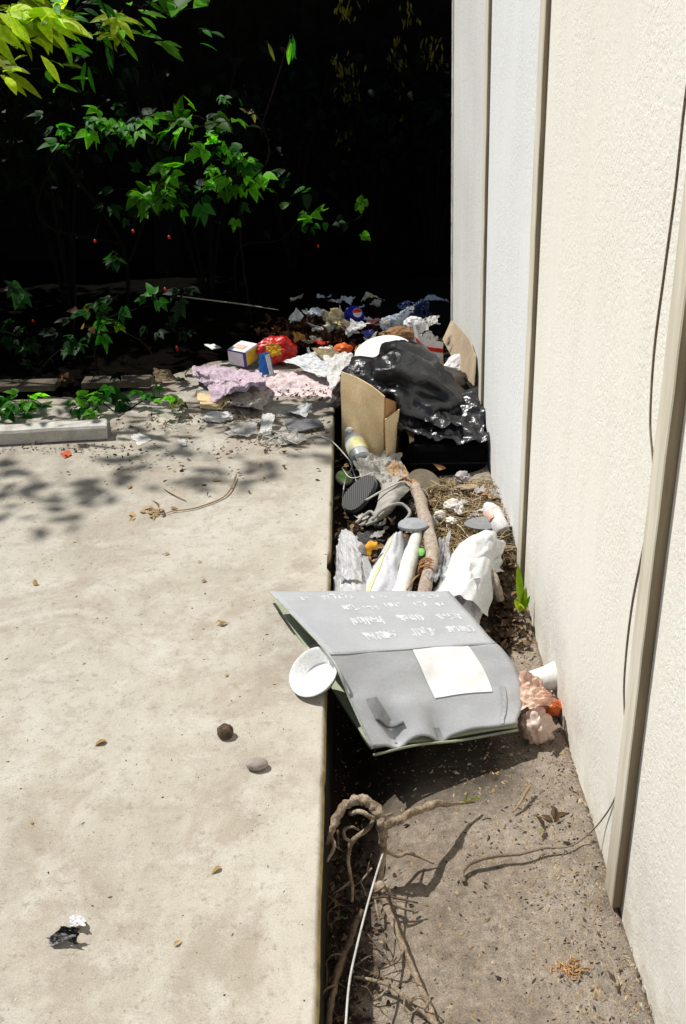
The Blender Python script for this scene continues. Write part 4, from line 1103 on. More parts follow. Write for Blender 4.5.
prism('sole', [(x * .93, y * .93) for x, y in ol], .012, ribmat(), mx @ Matrix.Translation((0, 0, .004)), t, .06)
prism('welt', ol, .014, M('sole_rim', (.14, .14, .14), (.05, .05, .05), .6), mx @ Matrix.Translation((0, 0, -.009)), bpy.data.objects['sole'], .05)
V = []; Fc = []
lev = [(-.006, 1.0), (-.03, 1.03), (-.055, .92), (-.075, .7), (-.085, .4)]
for z, k in lev:
    for x, y in ol: V.append(mx @ Vector((x * k - (.02 if z < -.04 else 0), y * k, z)))
nn = len(ol)
for j in range(len(lev) - 1):
    for i in range(nn):
        a = j * nn + i; b = j * nn + (i + 1) % nn; Fc.append((a, a + nn, b + nn, b))
Fc.append(tuple((len(lev) - 1) * nn + i for i in reversed(range(nn))))
finish('upper', V, Fc, blk, t)

hz = lambda x, y: gz(x, y)
gbag = M('grey_carrier', (.50, .48, .44), (.36, .34, .30), .6, 14, .4, thin=.15)
scrap('plastic_bag', 'greyish carrier bag spread below the cardboard box', 'bag', [(352, 462), (400, 458), (408, 486), (366, 498)], [-.03, -.03, -.06, -.05], gbag, .045, 81, .25, floor=hz, n=34, ncre=16)
scrap('paper_scrap', 'tan crumpled food paper on the greyish carrier bag', 'paper', [(385, 466), (405, 462), (420, 484), (400, 488)], [-.02, -.02, -.05, -.04], M('tan_foodpaper', (.50, .36, .22), (.36, .22, .12), .85, 30), .03, 82, .25, floor=hz, n=22)
ol2 = [(.065 * math.cos(2 * PI * i / 30), .05 * math.sin(2 * PI * i / 30)) for i in range(30)]
tag(prism('round_card', ol2, .004, M('olive_card', (.32, .28, .20), (.24, .20, .14), .9), frame(at(424, 482, -.06), (.1, -.75, .6), (.8, 0, -.5)), None, .03), 'olive-grey round card lid standing in front of the black case', 'lid')
# holdall: pale edged flaps over a black inside
t = thing('torn_holdall', 'torn grey and black holdall with pale piped edges beside the shoe', 'holdall', at(385, 515, -.12))
gcl = M('grey_canvas', (.42, .40, .36), (.30, .28, .25), .9, 30, .4)
cloth_panel('outer_flap', [[at(383, 484, .0), at(398, 482, .0), at(411, 488, -.03)], [at(372, 512, -.03), at(386, 508, .0), at(398, 502, -.03)], [at(358, 524, -.07), at(376, 520, -.04), at(390, 512, -.06)]], gcl, .003, t, 8, .012, 3)
sheet('lining', [at(362, 512, -.09), at(412, 496, -.06), at(410, 530, -.09), at(365, 536, -.10)], blk, .03, 9, 20, .2, t, hz, 10)
tube('piping', [at(356, 523, -.05), at(366, 514, -.03), at(372, 512, -.02), at(376, 520, -.03), at(366, 525, -.05)], .006, gcl, t, 7, 6, .3)
tube('piping', [at(372, 520, -.03), at(385, 508, .0), at(400, 504, -.01), at(410, 512, -.03), at(404, 522, -.04)], .0065, gcl, t, 7, 6, .3)
tube('piping', [at(366, 500, -.0), at(384, 490, .01), at(402, 482, .0), at(411, 487, -.02)], .004, M('pale_piping', (.58, .56, .50)), t, 7, 6, .2)
sheet('pocket', [at(354, 528, -.08), at(372, 530, -.06), at(376, 545, -.07), at(358, 546, -.09)], M('charcoal_cloth', (.10, .10, .10), (.05, .05, .05), .9), .02, 19, 16, .2, t, hz, 10)
# poles
polem = bark_mat('grey_pole', (.40, .31, .24), (.60, .51, .42), 16)
t = thing('wooden_pole', 'long grey wooden pole lying through the rubbish', 'pole', at(428, 545, -.05))
pp = [at(416, 487, -.04), at(423, 512, -.03), at(432, 548, -.005), at(428, 575, -.005), at(420, 606, -.03)]
tube('shaft', pp, [.021, .023, .022, .021, .021], polem, t, 14, 8, .22, 3, .006)
V, Fc = [], []
dirp = (pp[3] - pp[2]).normalized(); cc0 = at(427, 569, -.003)
x1 = dirp.orthogonal().normalized(); y1 = dirp.cross(x1)
for k in range(5):
    pts = []
    for i in range(13):
        a = 2 * PI * i / 12; rr = .0245 + .003 * rnd.random()
        pts.append(cc0 + dirp * (.010 * k - .02 + .006 * math.sin(a + k)) + (x1 * math.cos(a) + y1 * math.sin(a)) * rr)
    tubeVF(pts, .0028, 5, 3, 0, k, V, Fc)
tubeVF([cc0 + x1 * .03, at(415, 578, .01), at(407, 590, 0)], .0028, 5, 6, 0, 2, V, Fc)
finish('rope_wrap', V, Fc, M('orange_rope', (.46, .24, .10), (.34, .16, .06)), t)
t = thing('white_tube', 'white plastic tube with a grey cap beside the wooden pole', 'tube', at(405, 565, -.05))
a, b = at(417, 534, -.015), at(397, 606, -.03)
mx = frame(b, a - b, (1, 0, 0)); L = (a - b).length
tubm = M('white_pipe', (.76, .77, .72), (.62, .63, .57), .5, 14, .1)
lathe('tube_body', [(.034, 0), (.030, L * .35), (.026, L * .72), (.021, L * .8), (.02, L)], tubm, mx, 22, t, .05, 2)
lathe('label', [(.0222, L * .84), (.0224, L * .86), (.0216, L * .95)], M('pale_blue_label', (.30, .48, .68), (.6, .68, .75), .5, 40), mx, 18, t, arc=PI)
prism('cap', [(.052 * math.cos(2 * PI * i / 28), .030 * math.sin(2 * PI * i / 28) * (1.2 if math.sin(2 * PI * i / 28) > 0 else .8)) for i in range(28)], .012, M('grey_cap', (.36, .38, .40), (.28, .30, .31), .6), frame(at(413, 527, .012), (.05, -.25, 1), (1, .05, -.1)), t, .1)
ball('plastic_scrap', at(421, 553, -.02), (.014, .02, .012), M('lime_film', (.25, .60, .15)), 91, .25, 3); tag(bpy.data.objects['plastic_scrap.002'], 'small lime green plastic scrap between white tube and wooden pole', 'plastic')

# bags before the folder
def drape(q, amp, seed, n=40, ncre=14, floor=None, sag=0.0, fine=.45):
    """rows of points of a limp cloth or film between four corners"""
    a, b, c, d = [Vector(p) for p in q]
    nr = (b - a).cross(d - a); nr = -nr if nr.z < 0 else nr; nr.normalize()
    cr = Creases(seed, ncre, 1.0, fine); rows = []
    for j in range(n + 1):
        r = []
        for i in range(n + 1):
            U, W = 2 * i / n - 1, 2 * j / n - 1
            e = max(abs(U), abs(W)) ** 6
            u = (U * (1 + e * .16 * noise.noise(Vector((W * 2.3, U, seed * 5.1)))) + 1) / 2
            v = (W * (1 + e * .16 * noise.noise(Vector((U * 2.3, W, seed * 3.1)))) + 1) / 2
            p = (a * (1 - u) + b * u) * (1 - v) + (d * (1 - u) + c * u) * v
            p += nr * (amp * cr(U, W) + sag * (1 - U * U))
            if floor: p.z = max(p.z, floor(p.x, p.y) + .002)
            r.append(p)
        rows.append(r)
    return rows
def rows_obj(name, rows, mat, parent=None):
    V = [p for r in rows for p in r]; n = len(rows[0])
    Fc = [(j * n + i, (j + 1) * n + i, (j + 1) * n + i + 1, j * n + i + 1) for j in range(len(rows) - 1) for i in range(n - 1)]
    return finish(name, V, Fc, mat, parent, True)
cloud = M('cloudy_bag', (.74, .74, .74), (.60, .60, .62), .35, 18, .45, spec=.5, thin=.25)
t = thing('film_bag', 'cloudy crumpled plastic bag wedged against the slab edge', 'bag', at(348, 575, -.15))
rows_obj('film', drape([at(336, 542, -.05), at(366, 546, -.02), at(378, 604, -.02), at(333, 606, -.05)], .03, 205, 48, 18, None, .045, .9), cloud, t)
rows_obj('fold', drape([at(338, 556, -.02), at(360, 552, .01), at(364, 585, .0), at(338, 590, -.02)], .03, 207, 38, 16, None, .04, .9), cloud, t)
rows_obj('knot', drape([at(338, 533, -.04), at(352, 532, -.01), at(366, 552, -.01), at(342, 556, -.03)], .026, 209, 30, 14, None, .03, .9), cloud, t)
t = thing('shirt', 'pale grey shirt with a yellow stripe and orange cuff, left of the white tube', 'shirt', at(378, 575, -.10))
shm = M('pale_grey_cloth', (.66, .67, .71), (.57, .58, .63), .85, 12, .3, thin=.1)
rs = drape([at(382, 541, -.01), at(410, 533, -.02), at(404, 606, -.02), at(346, 606, -.03)], .034, 105, 40, 8, None, .05, .12)
sh_ = rows_obj('cloth', rs, shm, t)
rows_obj('yellow_stripe', [[r[int(14 - 3 * j / 40) + k] + Vector((0, 0, .002)) for k in range(4)] for j, r in enumerate(rs)], M('pale_yellow', (.78, .78, .40)), sh_)
tube('orange_cuff', [at(366, 555, -.015), at(369, 547, .005), at(377, 546, .005)], [.012, .016, .014], M('orange_cloth', (.78, .40, .04), None, .9, 30, .5), t, 10, 6, .5)
tube('grey_cuff', [at(361, 556, -.015), at(364, 547, .004)], [.018, .017], M('grey_knit', (.22, .20, .18)), t, 8, 6, .3)
bigb = M('white_bag_film', (.84, .84, .84), (.76, .76, .77), .45, 12, .35, spec=.4, thin=.2)
t = thing('white_bag', 'large white plastic bag bulging behind the folder', 'bag', at(462, 580, -.12))
rows_obj('bag_body', drape([at(462, 536, .0), at(503, 542, -.05), at(490, 612, -.06), at(424, 606, -.02)], .030, 113, 44, 6, hz, .075, .0), bigb, t)
rows_obj('bag_fold', drape([at(470, 540, .035), at(503, 545, -.03), at(506, 568, -.07), at(468, 585, .02)], .03, 117, 32, 9, hz, .01, .1), bigb, t)
rows_obj('bag_side', drape([at(484, 560, -.01), at(504, 558, -.06), at(484, 626, -.13), at(458, 618, -.05)], .03, 118, 32, 10, hz, .02, .15), bigb, t)
sheet('clear_end', [at(452, 585, .0), at(486, 585, -.03), at(476, 622, -.09), at(440, 610, -.05)], film('clear_film', (.75, .76, .78), .45), .03, 119, 26, .25, t, hz, 14)
tag(sheet('plastic_scrap', [at(432, 545, -.03), at(450, 540, -.04), at(446, 580, -.03), at(426, 592, -.03)], film('clear_film2', (.6, .62, .65), .55), .035, 121, 24, .25, floor=hz, ncre=14), 'clear plastic film between wooden pole and the large white bag', 'plastic')

def flipflop(c, mx, label):
    ol = []
    for i in range(40):
        a = 2 * PI * i / 40; x = math.cos(a); y = math.sin(a)
        ol.append((.062 * x, (.026 + .006 * x) * y))
    tag(prism('shoe_insole', ol, .008, M('grey_foam_sole', (.34, .35, .36), (.27, .28, .29), .7), mx, None, .06), label, 'insole')
flipflop(None, frame(at(481, 524, -.055), (.0, -.55, .85), (1, .12, -.18)), 'grey oval insole lying on the straw near the wall')
foamp = M('foam_crumb', (.78, .74, .68), (.60, .54, .46), .85, 30)
for i, (px, py, z, r, lb) in enumerate([(456, 506, -.07, (.034, .03, .022), 'cream foam lump in the straw above the insole'), (440, 516, -.06, (.026, .018, .018), 'white foam lump right beside the wooden pole'), (452, 521, -.06, (.026, .02, .016), 'white foam lump just left of the insole'),
                                        (462, 478, -.07, (.03, .03, .025), 'grey paper lump at the foot of the black case'), (466, 487, -.08, (.05, .03, .010), 'tan bark piece at the back of the straw'), (498, 562, -.08, (.022, .02, .016), 'dark crumpled scrap right of the white bag')]):
    mt = foamp if i < 3 else M('grey_lump', (.45, .42, .42), (.3, .28, .27)) if i == 3 else M('bark_piece', (.40, .31, .20), (.28, .2, .13)) if i == 4 else M('purple_dark', (.06, .05, .06))
    tag(ball('rubbish_lump', at(px, py, z), r, mt, 130 + i, .55, 4, floor=hz, ncre=20), lb, 'lump', 'small lumps on the straw')
t = thing('bottle', 'crushed white plastic bottle with a salmon pink label by the wall', 'bottle', at(494, 520, -.1))
mx = frame(at(503, 533, -.075), at(484, 500, -.015) - at(503, 533, -.075), (1, 0, 0))
lathe('bottle_body', [(0, 0), (.028, 0), (.034, .01), (.034, .10), (.024, .13), (.012, .145), (0, .147)], M('milky_plastic', (.76, .74, .73), (.66, .63, .62), .4, 20, .2), mx, 22, t, .3, 3)
lathe('label', [(.0352, .055), (.0356, .06), (.0352, .10)], M('salmon_label', (.74, .34, .24), (.74, .66, .56), .5, 18), mx, 22, t, .3, 3)
tag(tube('stick_stub', [at(491, 571, -.03), at(496, 585, -.06), at(500, 600, -.11)], [.016, .015, .014], polem, None, 10, 6, .2), 'short grey-brown stick stub right of the large white bag', 'stick')

V0 = None
for k in range(44):
    px, py = rnd.uniform(428, 508), rnd.uniform(488, 560)
    if k > 22: px, py = rnd.uniform(345, 400), rnd.uniform(470, 545)
    c = at(px, py, -.085); r_ = rnd.uniform(.012, .034)
    if k > 36: px, py = rnd.uniform(340, 430), rnd.uniform(530, 590); c = at(px, py, -.07)
    mt = rnd.choice([paper, dirty, dirty, M('grey_lump', (.45, .42, .42), (.3, .28, .27)), M('tan_foodpaper', (.50, .36, .22), (.36, .22, .12), .85, 30)])
    q = [c + Vector((r_ * math.cos(a + .4 * k), r_ * math.sin(a + .4 * k), rnd.uniform(0, .025))) for a in (0, 1.4, 3.1, 4.6)]
    tag(sheet('torn_scrap', q, mt, .014, 300 + k, 10, .4, floor=hz), 'small pale torn scrap lying in the trench rubbish', 'scrap', 'torn scraps in the trench')
# straw
V, Fc, T = [], [], []
def straw(n, fn, L, cols, r=.0011):
    for k in range(n):
        p = Vector(fn()); a = rnd.uniform(0, 2 * PI); l = L * rnd.uniform(.4, 1.3)
        d = Vector((math.cos(a), math.sin(a) , rnd.uniform(-.1, .2))) * l
        b = len(V)
        tubeVF([p - d * .5, p + Vector((0, 0, l * rnd.uniform(0, .15))) + rvec(.006), p + d * .5], r * rnd.uniform(.7, 1.6), 4, 3, 0, 1, V, Fc)
        c = rnd.choice(cols); g = rnd.uniform(.6, 1.2)
        T.extend([tuple(x * g for x in c)] * (len(V) - b))
ST = [(.42, .31, .15), (.52, .40, .22), (.28, .19, .09), (.20, .13, .07), (.60, .50, .32)]
def sfn():
    while True:
        px, py = rnd.uniform(425, 515), rnd.uniform(480, 562)
        p = at(px, py, -.09)
        if .1 < p.x < .505 and p.y > 2.6: return (p.x, p.y, gz(p.x, p.y) + abs(rnd.gauss(0, .018)))
straw(1500, sfn, .075, ST)
tag(finish('straw', V, Fc, DRY, None, True, tints=T), 'dry tan straw and stalks heaped by the wall', 'straw', None, 'stuff')
def dfn():
    while True:
        px, py = rnd.gauss(497, 16), rnd.uniform(545, 635)
        p = at(px, py, -.12)
        if p.x < .5 and px > 470: return (p.x, p.y, gz(p.x, p.y) + rnd.random() * .02)
litter('trench_litter', 'dark dead leaves at the wall behind the folder', dfn, 700, .028, [(.10, .06, .035), (.06, .035, .02), (.18, .10, .05), (.26, .17, .10), (.035, .022, .015)])
def efn():
    px, py = rnd.uniform(335, 440), rnd.uniform(440, 600)
    p = at(px, py, -.11); x = min(max(p.x, EDGE + .02), .3); return (x, p.y, gz(x, p.y) + rnd.random() * .02)
litter('trench_rubbish', 'brown scraps and leaves filling the trench under the rubbish', efn, 500, .035, BR + [(.35, .30, .25)])

# weed at the wall
def weed(base, label, leaves, name='weed'):
    t = thing(name, label, 'weed', base)
    V, Fc = [], []; LV, LF, T = [], [], []
    for (tip, W, col) in leaves:
        d = tip - base; m_ = base + d * .15
        tubeVF([base, base.lerp(m_, .5), m_], [.002, .002, .0015], 5, 3, 0, 1, V, Fc)
        add_leaf(LV, LF, T, m_, d, (rnd.uniform(-.3, .1), -.9, .25), d.length * .85, W, col, 'blade', .3, .06)
    finish('stem', V, Fc, M('weed_stem', (.12, .25, .03)), t); finish('leaves', LV, LF, LEAF, t, True, tints=T)
wb = at(522, 612, -.13)
weed(wb, 'bright green weed standing at the foot of the wall', [(atY(518, 565, wb.y), .024, (.24, .36, .03)), (atY(526, 588, wb.y - .01), .020, (.26, .36, .03)), (atY(515, 600, wb.y - .02), .02, (.36, .42, .04)), (atY(530, 596, wb.y), .014, (.12, .34, .02)), (atY(520, 604, wb.y - .03), .022, (.42, .42, .05))])

# ------------------------------------------------------------------ the folder
TL, TR = at(271, 591, .10), at(449, 591, .01)
CL, CR = at(330, 654, .112), at(496, 643, .005)
BL, BR_ = at(373, 747, -.06), at(518, 723, -.10)
C2 = at(507, 658, -.02); E2 = at(523, 684, -.05)
t = thing('art_folder', 'large grey vinyl portfolio folder lying across the trench', 'folder', at(400, 690, -.1))
def vinylmat():
    t = NT('grey_vinyl')
    col = t.ramp(t.noise(4, 5, .6), [(.3, (.365, .378, .40)), (.7, (.455, .468, .49))])
    sc = t.ramp(t.noise(5, 8, .8, t.scaled((2, 9, 2))), [(.55, 0.0), (.72, .5)])
    gm = t.ramp(t.noise(9, 8, .75), [(.52, 0.0), (.68, .4)])
    col = t.mix(gm, col, (.30, .30, .30))
    col = t.mix(sc, col, (.53, .54, .56))
    col = t.mix(1.0, col, t.ramp(t.noise(300, 3), [(.3, .9), (.7, 1.06)]), 'MULTIPLY')
    t.bsdf(col, .55, t.bump(t.noise(350, 3), .15, .001, t.bump(t.noise(7, 4), .3, .02)), .3); return t.m
vin = vinylmat()
def patch(A_, B_, C_, D_, n=26, fn=None):
    rows = []
    for j in range(n + 1):
        v = j / n; rows.append([(A_.lerp(B_, i / n)).lerp(D_.lerp(C_, i / n), v) + (fn(i / n, v) if fn else Vector()) for i in range(n + 1)])
    return rows
def grid_obj(name, rows, mat, parent, thick=.0, smooth=True, off=-1):
    V = [p for r in rows for p in r]; n = len(rows[0]); Fc = []
    for j in range(len(rows) - 1):
        for i in range(n - 1):
            a = j * n + i; Fc.append((a, a + n, a + n + 1, a + 1))
    o = finish(name, V, Fc, mat, parent, smooth)
    if thick:
        md = o.modifiers.new('thickness', 'SOLIDIFY'); md.thickness = thick; md.offset = off
    return o
Z = Vector((0, 0, 1))
def wU(u, v): return Z * (.006 * noise.noise(Vector((u * 3, v * 3, 1))) + .004 * math.sin(PI * u) * math.sin(PI * v))
def wL(u, v):
    puck = .016 * math.exp(-((u - .32) / .10) ** 2) * sstep(.45, .95, v) - .020 * math.exp(-((u - .17) / .05) ** 2) * sstep(.45, .85, v) * (1 - .3 * sstep(.9, 1, v))
    puck += .014 * math.exp(-((u - .66) / .14) ** 2) * sstep(.6, 1, v) - .016 * math.exp(-((u - .46) / .04) ** 2) * sstep(.6, 1, v)
    return Z * (.006 * noise.noise(Vector((u * 4, v * 4, 7))) + puck * 1.35 - .012 * v * v * math.sin(PI * u))
rU = patch(TL, TR, CR, CL, 30, wU)
rL = patch(CL, CR, BR_, BL, 34, wL)
for r in rL:            # the right side bulges out to a rounded corner
    n_ = len(r) - 1; j = rL.index(r) / (len(rL) - 1)
    bulge = .055 * math.sin(PI * min(1, j * 1.05)) ** .8
    for i in range(n_ + 1):
        k = sstep(.6, 1, i / n_); r[i] = r[i] + Vector((.8, .15, -.25)) * bulge * k
grid_obj('upper_panel', rU, vin, t, .007)
grid_obj('lower_panel', rL, vin, t, .007)
# crease ridge between the two panels
tube('crease_seam', [p - Z * .001 for p in rL[0][::5]] + [rL[0][-1] - Z * .001], .0025, vin, t, 6, 3)
# inner boards and back cover under the top cover
brd = M('green_board', (.40, .44, .30), (.30, .34, .22), .8, 14)
dk = M('folder_lining', (.05, .055, .05), (.03, .03, .03), .8)
low = Vector((-.012, -.006, -.030))
def under(dz, sh, name, mat, th):
    s = Vector(sh)
    a = patch(TL + s + Z * (dz * .25 + .0), TR + s + Z * (-.01 + dz), CR + s + Z * (-.01 + dz), CL + s + Z * dz, 10)
    b = patch(CL + s + Z * dz, CR + s + Z * (-.01 + dz), BR_ + s + Z * (dz), BL + s + Z * dz, 10)
    grid_obj(name, a + b[1:], mat, t, th)
def board(name, pts, mat, th):
    A_, B_, C_, D_ = pts
    grid_obj(name, patch(A_, B_, C_, D_, 16, lambda u, v: Z * .004 * noise.noise(Vector((u * 3, v * 3, 5)))), mat, t, th)
board('inner_board', (at(273, 598, .045), TR + Vector((0, -.01, -.02)), BR_ + Vector((.0, 0, -.012)), at(371, 748, -.078)), brd, .006)
board('back_cover', (at(273, 603, .03), TR + Vector((0, -.01, -.035)), BR_ + Vector((.0, 0, -.024)), at(370, 749, -.090)), dk, .005)
tube('edge_piping', [TL + Vector((-.002, 0, -.003)), CL + Vector((-.002, -.002, -.003)), (CL + BL) / 2 + Vector((-.002, -.002, -.002)), BL + Vector((-.002, -.004, -.002))], .0028, M('pale_piping2', (.50, .52, .48)), t, 6, 8)
tube('edge_piping', [BL + Vector((0, -.005, -.022)), rL[-1][10] + Vector((0, -.006, -.022)), rL[-1][20] + Vector((0, -.006, -.02)), BR_ + Vector((0.0, -.004, -.02))], .004, M('green_piping', (.34, .36, .26), (.2, .21, .16)), t, 6, 8)
def onrows(rows, u, v, dz=.003):
    n = len(rows) - 1; m_ = len(rows[0]) - 1
    x, y = u * m_, v * n; i, j = min(int(x), m_ - 1), min(int(y), n - 1); fx, fy = x - i, y - j
    p = (rows[j][i] * (1 - fx) + rows[j][i + 1] * fx) * (1 - fy) + (rows[j + 1][i] * (1 - fx) + rows[j + 1][i + 1] * fx) * fy
    return p + Z * dz
# label sheet
def quadpatch(rows, c, n=14, dz=.003):
    out = []
    for j in range(n + 1):
        v = j / n
        out.append([onrows(rows, (c[0][0] * (1 - i / n) + c[1][0] * i / n) * (1 - v) + (c[3][0] * (1 - i / n) + c[2][0] * i / n) * v,
                           (c[0][1] * (1 - i / n) + c[1][1] * i / n) * (1 - v) + (c[3][1] * (1 - i / n) + c[2][1] * i / n) * v, dz) for i in range(n + 1)])
    return out
# white label, found by the corner points of the sheet on the lower panel
grid_obj('label_sheet', quadpatch(rL, [(.475, .02), (.815, .02), (.83, .57), (.505, .59)]), M('label_white', (.90, .90, .90), (.89, .89, .89), .55, 2, .3, 9, .012), t, .0)
# straps and buckle
grid_obj('strap', quadpatch(rL, [(.085, .52), (.155, .50), (.19, .70), (.10, .72)], 8, .0035), M('strap_grey', (.33, .34, .35)), t)
tube('strap_loop', [onrows(rL, .10, .71, .004), onrows(rL, .17, .78, .012), onrows(rL, .25, .82, .006)], .005, M('loop_dark', (.16, .165, .17)), t, 6, 6)
grid_obj('strap', quadpatch(rL, [(.44, .86), (.475, .86), (.48, .995), (.445, .995)], 6, .0035), M('strap_grey', (.33, .34, .35)), t)
grid_obj('strap', quadpatch(rL, [(.87, .50), (.895, .50), (.90, .99), (.875, .99)], 8, .004), M('strap_pale', (.45, .46, .47)), t)
# worn white lettering: short unreadable strokes in blocks on the upper panel
V, Fc = [], []
mk = random.Random(5)
def mark(u, v, du, dv, wu):
    b = len(V)
    for a_, b_ in ((0, -1), (1, -1), (1, 1), (0, 1)):
        V.append(onrows(rU, min(.985, max(.01, u + du * a_ + (wu * b_ if abs(du) < abs(dv) else 0))), min(.985, max(.01, v + dv * a_ + (wu * b_ if abs(du) >= abs(dv) else 0))), .0009))
    Fc.append((b, b + 1, b + 2, b + 3))
for (u0, u1, v, hgt, dens) in [(.12, .15, .10, .07, 7), (.24, .42, .07, .07, 14), (.52, .60, .08, .06, 7), (.70, .92, .06, .07, 12), (.30, .38, .26, .13, 9), (.42, .50, .28, .10, 7), (.55, .64, .24, .11, 9), (.72, .80, .22, .10, 8), (.85, .90, .22, .09, 5), (.28, .46, .50, .12, 26), (.55, .70, .48, .11, 22), (.78, .93, .46, .11, 20), (.27, .46, .72, .11, 28), (.55, .70, .70, .11, 22), (.78, .94, .68, .11, 20)]:
    for k in range(dens):
        u = u0 + (u1 - u0) * (k + mk.uniform(0, .6)) / dens
        q = mk.random()
        if q < .6: mark(u, v + mk.uniform(0, .02), mk.uniform(-.008, .008), hgt * mk.uniform(.5, 1), .0034)
        else: mark(u, v + hgt * mk.random(), .018 * mk.uniform(.5, 1), mk.uniform(-.01, .01), .011)
finish('worn_lettering', V, Fc, M('worn_white_ink', (.78, .79, .80), (.50, .51, .53), .7, 60, .1), bpy.data.objects['upper_panel'], False)

# foam clamshell poking out from under the cover
t = thing('foam_container', 'white foam bowl tipped on its side, poking out from under the folder', 'container', at(322, 690, .0))
fm2 = M('bright_foam', (.88, .88, .87), (.84, .84, .83), .5, 20, .06)
mx = frame(at(321, 679, .018), (-.42, -.34, .84), (0, 1, .2)) @ Matrix.Scale(.86, 4)
lathe('bowl', [(0, .0), (.050, .0), (.056, .005), (.076, .044), (.084, .046), (.085, .050), (.082, .052), (.071, .047), (.052, .011), (.046, .008), (0, .008)], fm2, mx, 44, t, .03, 3)

# crumpled peach bag, cup and peel beside the wall
t = thing('peach_bag', 'crumpled peach plastic bag between folder and wall', 'bag', at(538, 735, -.19))
pm = M('peach_film', (.93, .70, .56), (.85, .55, .41), .35, 20, .5, spec=.5, thin=.35)
pl_ = M('peach_pale', (.94, .80, .71), (.88, .66, .54), .35, 20, .4, spec=.5, thin=.3)
ball('bag_end', at(536, 727, -.145), (.035, .030, .043), pl_, 152, .34, 4, parent=t, ncre=16, smooth=True, ridge=2.0)
for nm, q, amp, sd in (('bag_body', [at(515, 676, -.05), at(540, 684, -.08), at(545, 712, -.12), at(519, 712, -.10)], .030, 201),
                       ('bag_fold', [at(520, 690, -.04), at(548, 694, -.09), at(552, 706, -.13), at(526, 712, -.06)], .028, 203)):
    rows_obj(nm, drape(q, amp, sd, 30, 14, hz, .02), pm, t)
t = thing('paper_cup', 'white paper cup on its side against the wall behind the peach bag', 'cup', at(545, 690, -.19))
mx = frame(at(528, 683, -.13), (.9, .15, .12), (0, 0, 1))
lathe('cup_body', [(0, .004), (.030, .004), (.0305, 0), (.034, .05), (.040, .085), (.042, .086), (.041, .083), (.033, .05), (.029, .01), (0, .01)], foam, mx, 28, t)
ball('orange_peel', at(551, 707, -.15), (.028, .024, .024), M('peel_orange', (.68, .16, .04), (.52, .10, .03), .5, 30), 155, .25, 4); tag(bpy.data.objects['orange_peel'], 'orange peel lump under the white cup by the wall', 'peel')
tag(sheet('foil_scrap', [at(530, 690, -.12), at(546, 686, -.11), at(560, 698, -.13), at(540, 712, -.13)], M('brown_foil', (.16, .09, .06), (.06, .035, .03), .35, 30), .02, 157, 16, .3), 'dark brown foil scrap tucked between peach bag and cup', 'foil')

# ------------------------------------------------------------------ branches in the trench
rootm = bark_mat('root_bark', (.24, .155, .095), (.66, .54, .40), 40)
rootd = bark_mat('root_dark', (.13, .085, .055), (.27, .195, .135), 24)
t = thing('uprooted_branch', 'gnarled uprooted branch arching out of the trench at the slab edge', 'branch', at(385, 860, -.19))
tube('main_arch', [at(326, 842, -.07), at(334, 826, -.03), at(346, 806, .0), at(359, 800, .005), at(373, 806, .0), at(382, 822, -.03), at(383, 845, -.10), at(379, 872, -.16), at(378, 892, -.175)], [.006, .008, .010, .011, .0105, .0115, .009, .0075, .009], rootm, t, 14, 10, .75, 4, .008)
tube('limb', [at(382, 824, -.03), at(400, 818, -.05), at(420, 809, -.08), at(437, 804, -.10), at(455, 804, -.14), at(474, 801, -.165)], [.010, .0085, .0085, .0085, .004, .003], rootm, t, 12, 10, .6, 6, .008)
for i, (pts, rr) in enumerate([
    ([(350, 813, -.02), (362, 812, .0), (374, 818, -.02), (392, 814, -.07)], [.006, .006, .005, .003]),
    ([(330, 836, -.06), (334, 846, -.06), (327, 862, -.07)], [.006, .005, .003]),
    ([(384, 850, -.12), (398, 856, -.15), (408, 853, -.16), (420, 857, -.17), (434, 864, -.19)], [.006, .005, .005, .004, .002]),
    ([(352, 842, -.08), (345, 838, -.06), (344, 830, -.05), (352, 827, -.04), (359, 830, -.06)], [.004, .004, .004, .003, .002]),
    ([(374, 820, -.03), (366, 830, -.07), (352, 842, -.10), (348, 860, -.14), (352, 885, -.17), (352, 902, -.18)], [.005, .006, .006, .005, .005, .003]),
    ([(326, 835, -.08), (331, 842, -.10), (340, 850, -.12)], [.003, .003, .001]),
    ([(338, 830, -.06), (338, 845, -.09), (343, 852, -.11)], [.003, .002, .001]),
    ([(352, 880, -.16), (342, 888, -.17), (334, 893, -.18)], [.003, .002, .001]),
    ([(372, 868, -.15), (362, 880, -.17), (350, 890, -.18)], [.003, .002, .001])]):
    tube('rootlet', [at(*p) for p in pts], rr, rootm if i != 6 else rootd, t, 7, 6, .3, i)
LV, LF, T = [], [], []
for k in range(4): add_leaf(LV, LF, T, at(462 + 4 * k, 801 - k % 2 * 2, -.15), (rnd.uniform(-.2, 1), rnd.uniform(-.3, .3), .2), (0, -.5, 1), .018, .007, (.22, .26, .04), 'oval')
finish('leaf_tip', LV, LF, LEAF, t, True, tints=T)
V, Fc = [], []
for k in range(26):
    px, py = rnd.uniform(326, 400), rnd.uniform(832, 1010)
    if k > 18: px, py = rnd.uniform(326, 352), rnd.uniform(838, 1015)
    z = rnd.uniform(-.19, -.16)
    p = [at(px, py, z)]
    a = rnd.uniform(0, 2 * PI)
    for i in range(3):
        a += rnd.uniform(-.8, .8); l = rnd.uniform(.012, .03)
        p.append(p[-1] + Vector((l * math.cos(a), l * math.sin(a), rnd.uniform(-.012, .014))))
        p[-1].z = max(p[-1].z, gz(p[-1].x, p[-1].y) + .002); p[-1].x = max(p[-1].x, EDGE + .004)
    tubeVF(p, [.0016, .0013, .001, .0006], 4, 4, 0, k, V, Fc)
tag(finish('root_hairs', V, Fc, rootd, t), None, None, None, 'stuff')
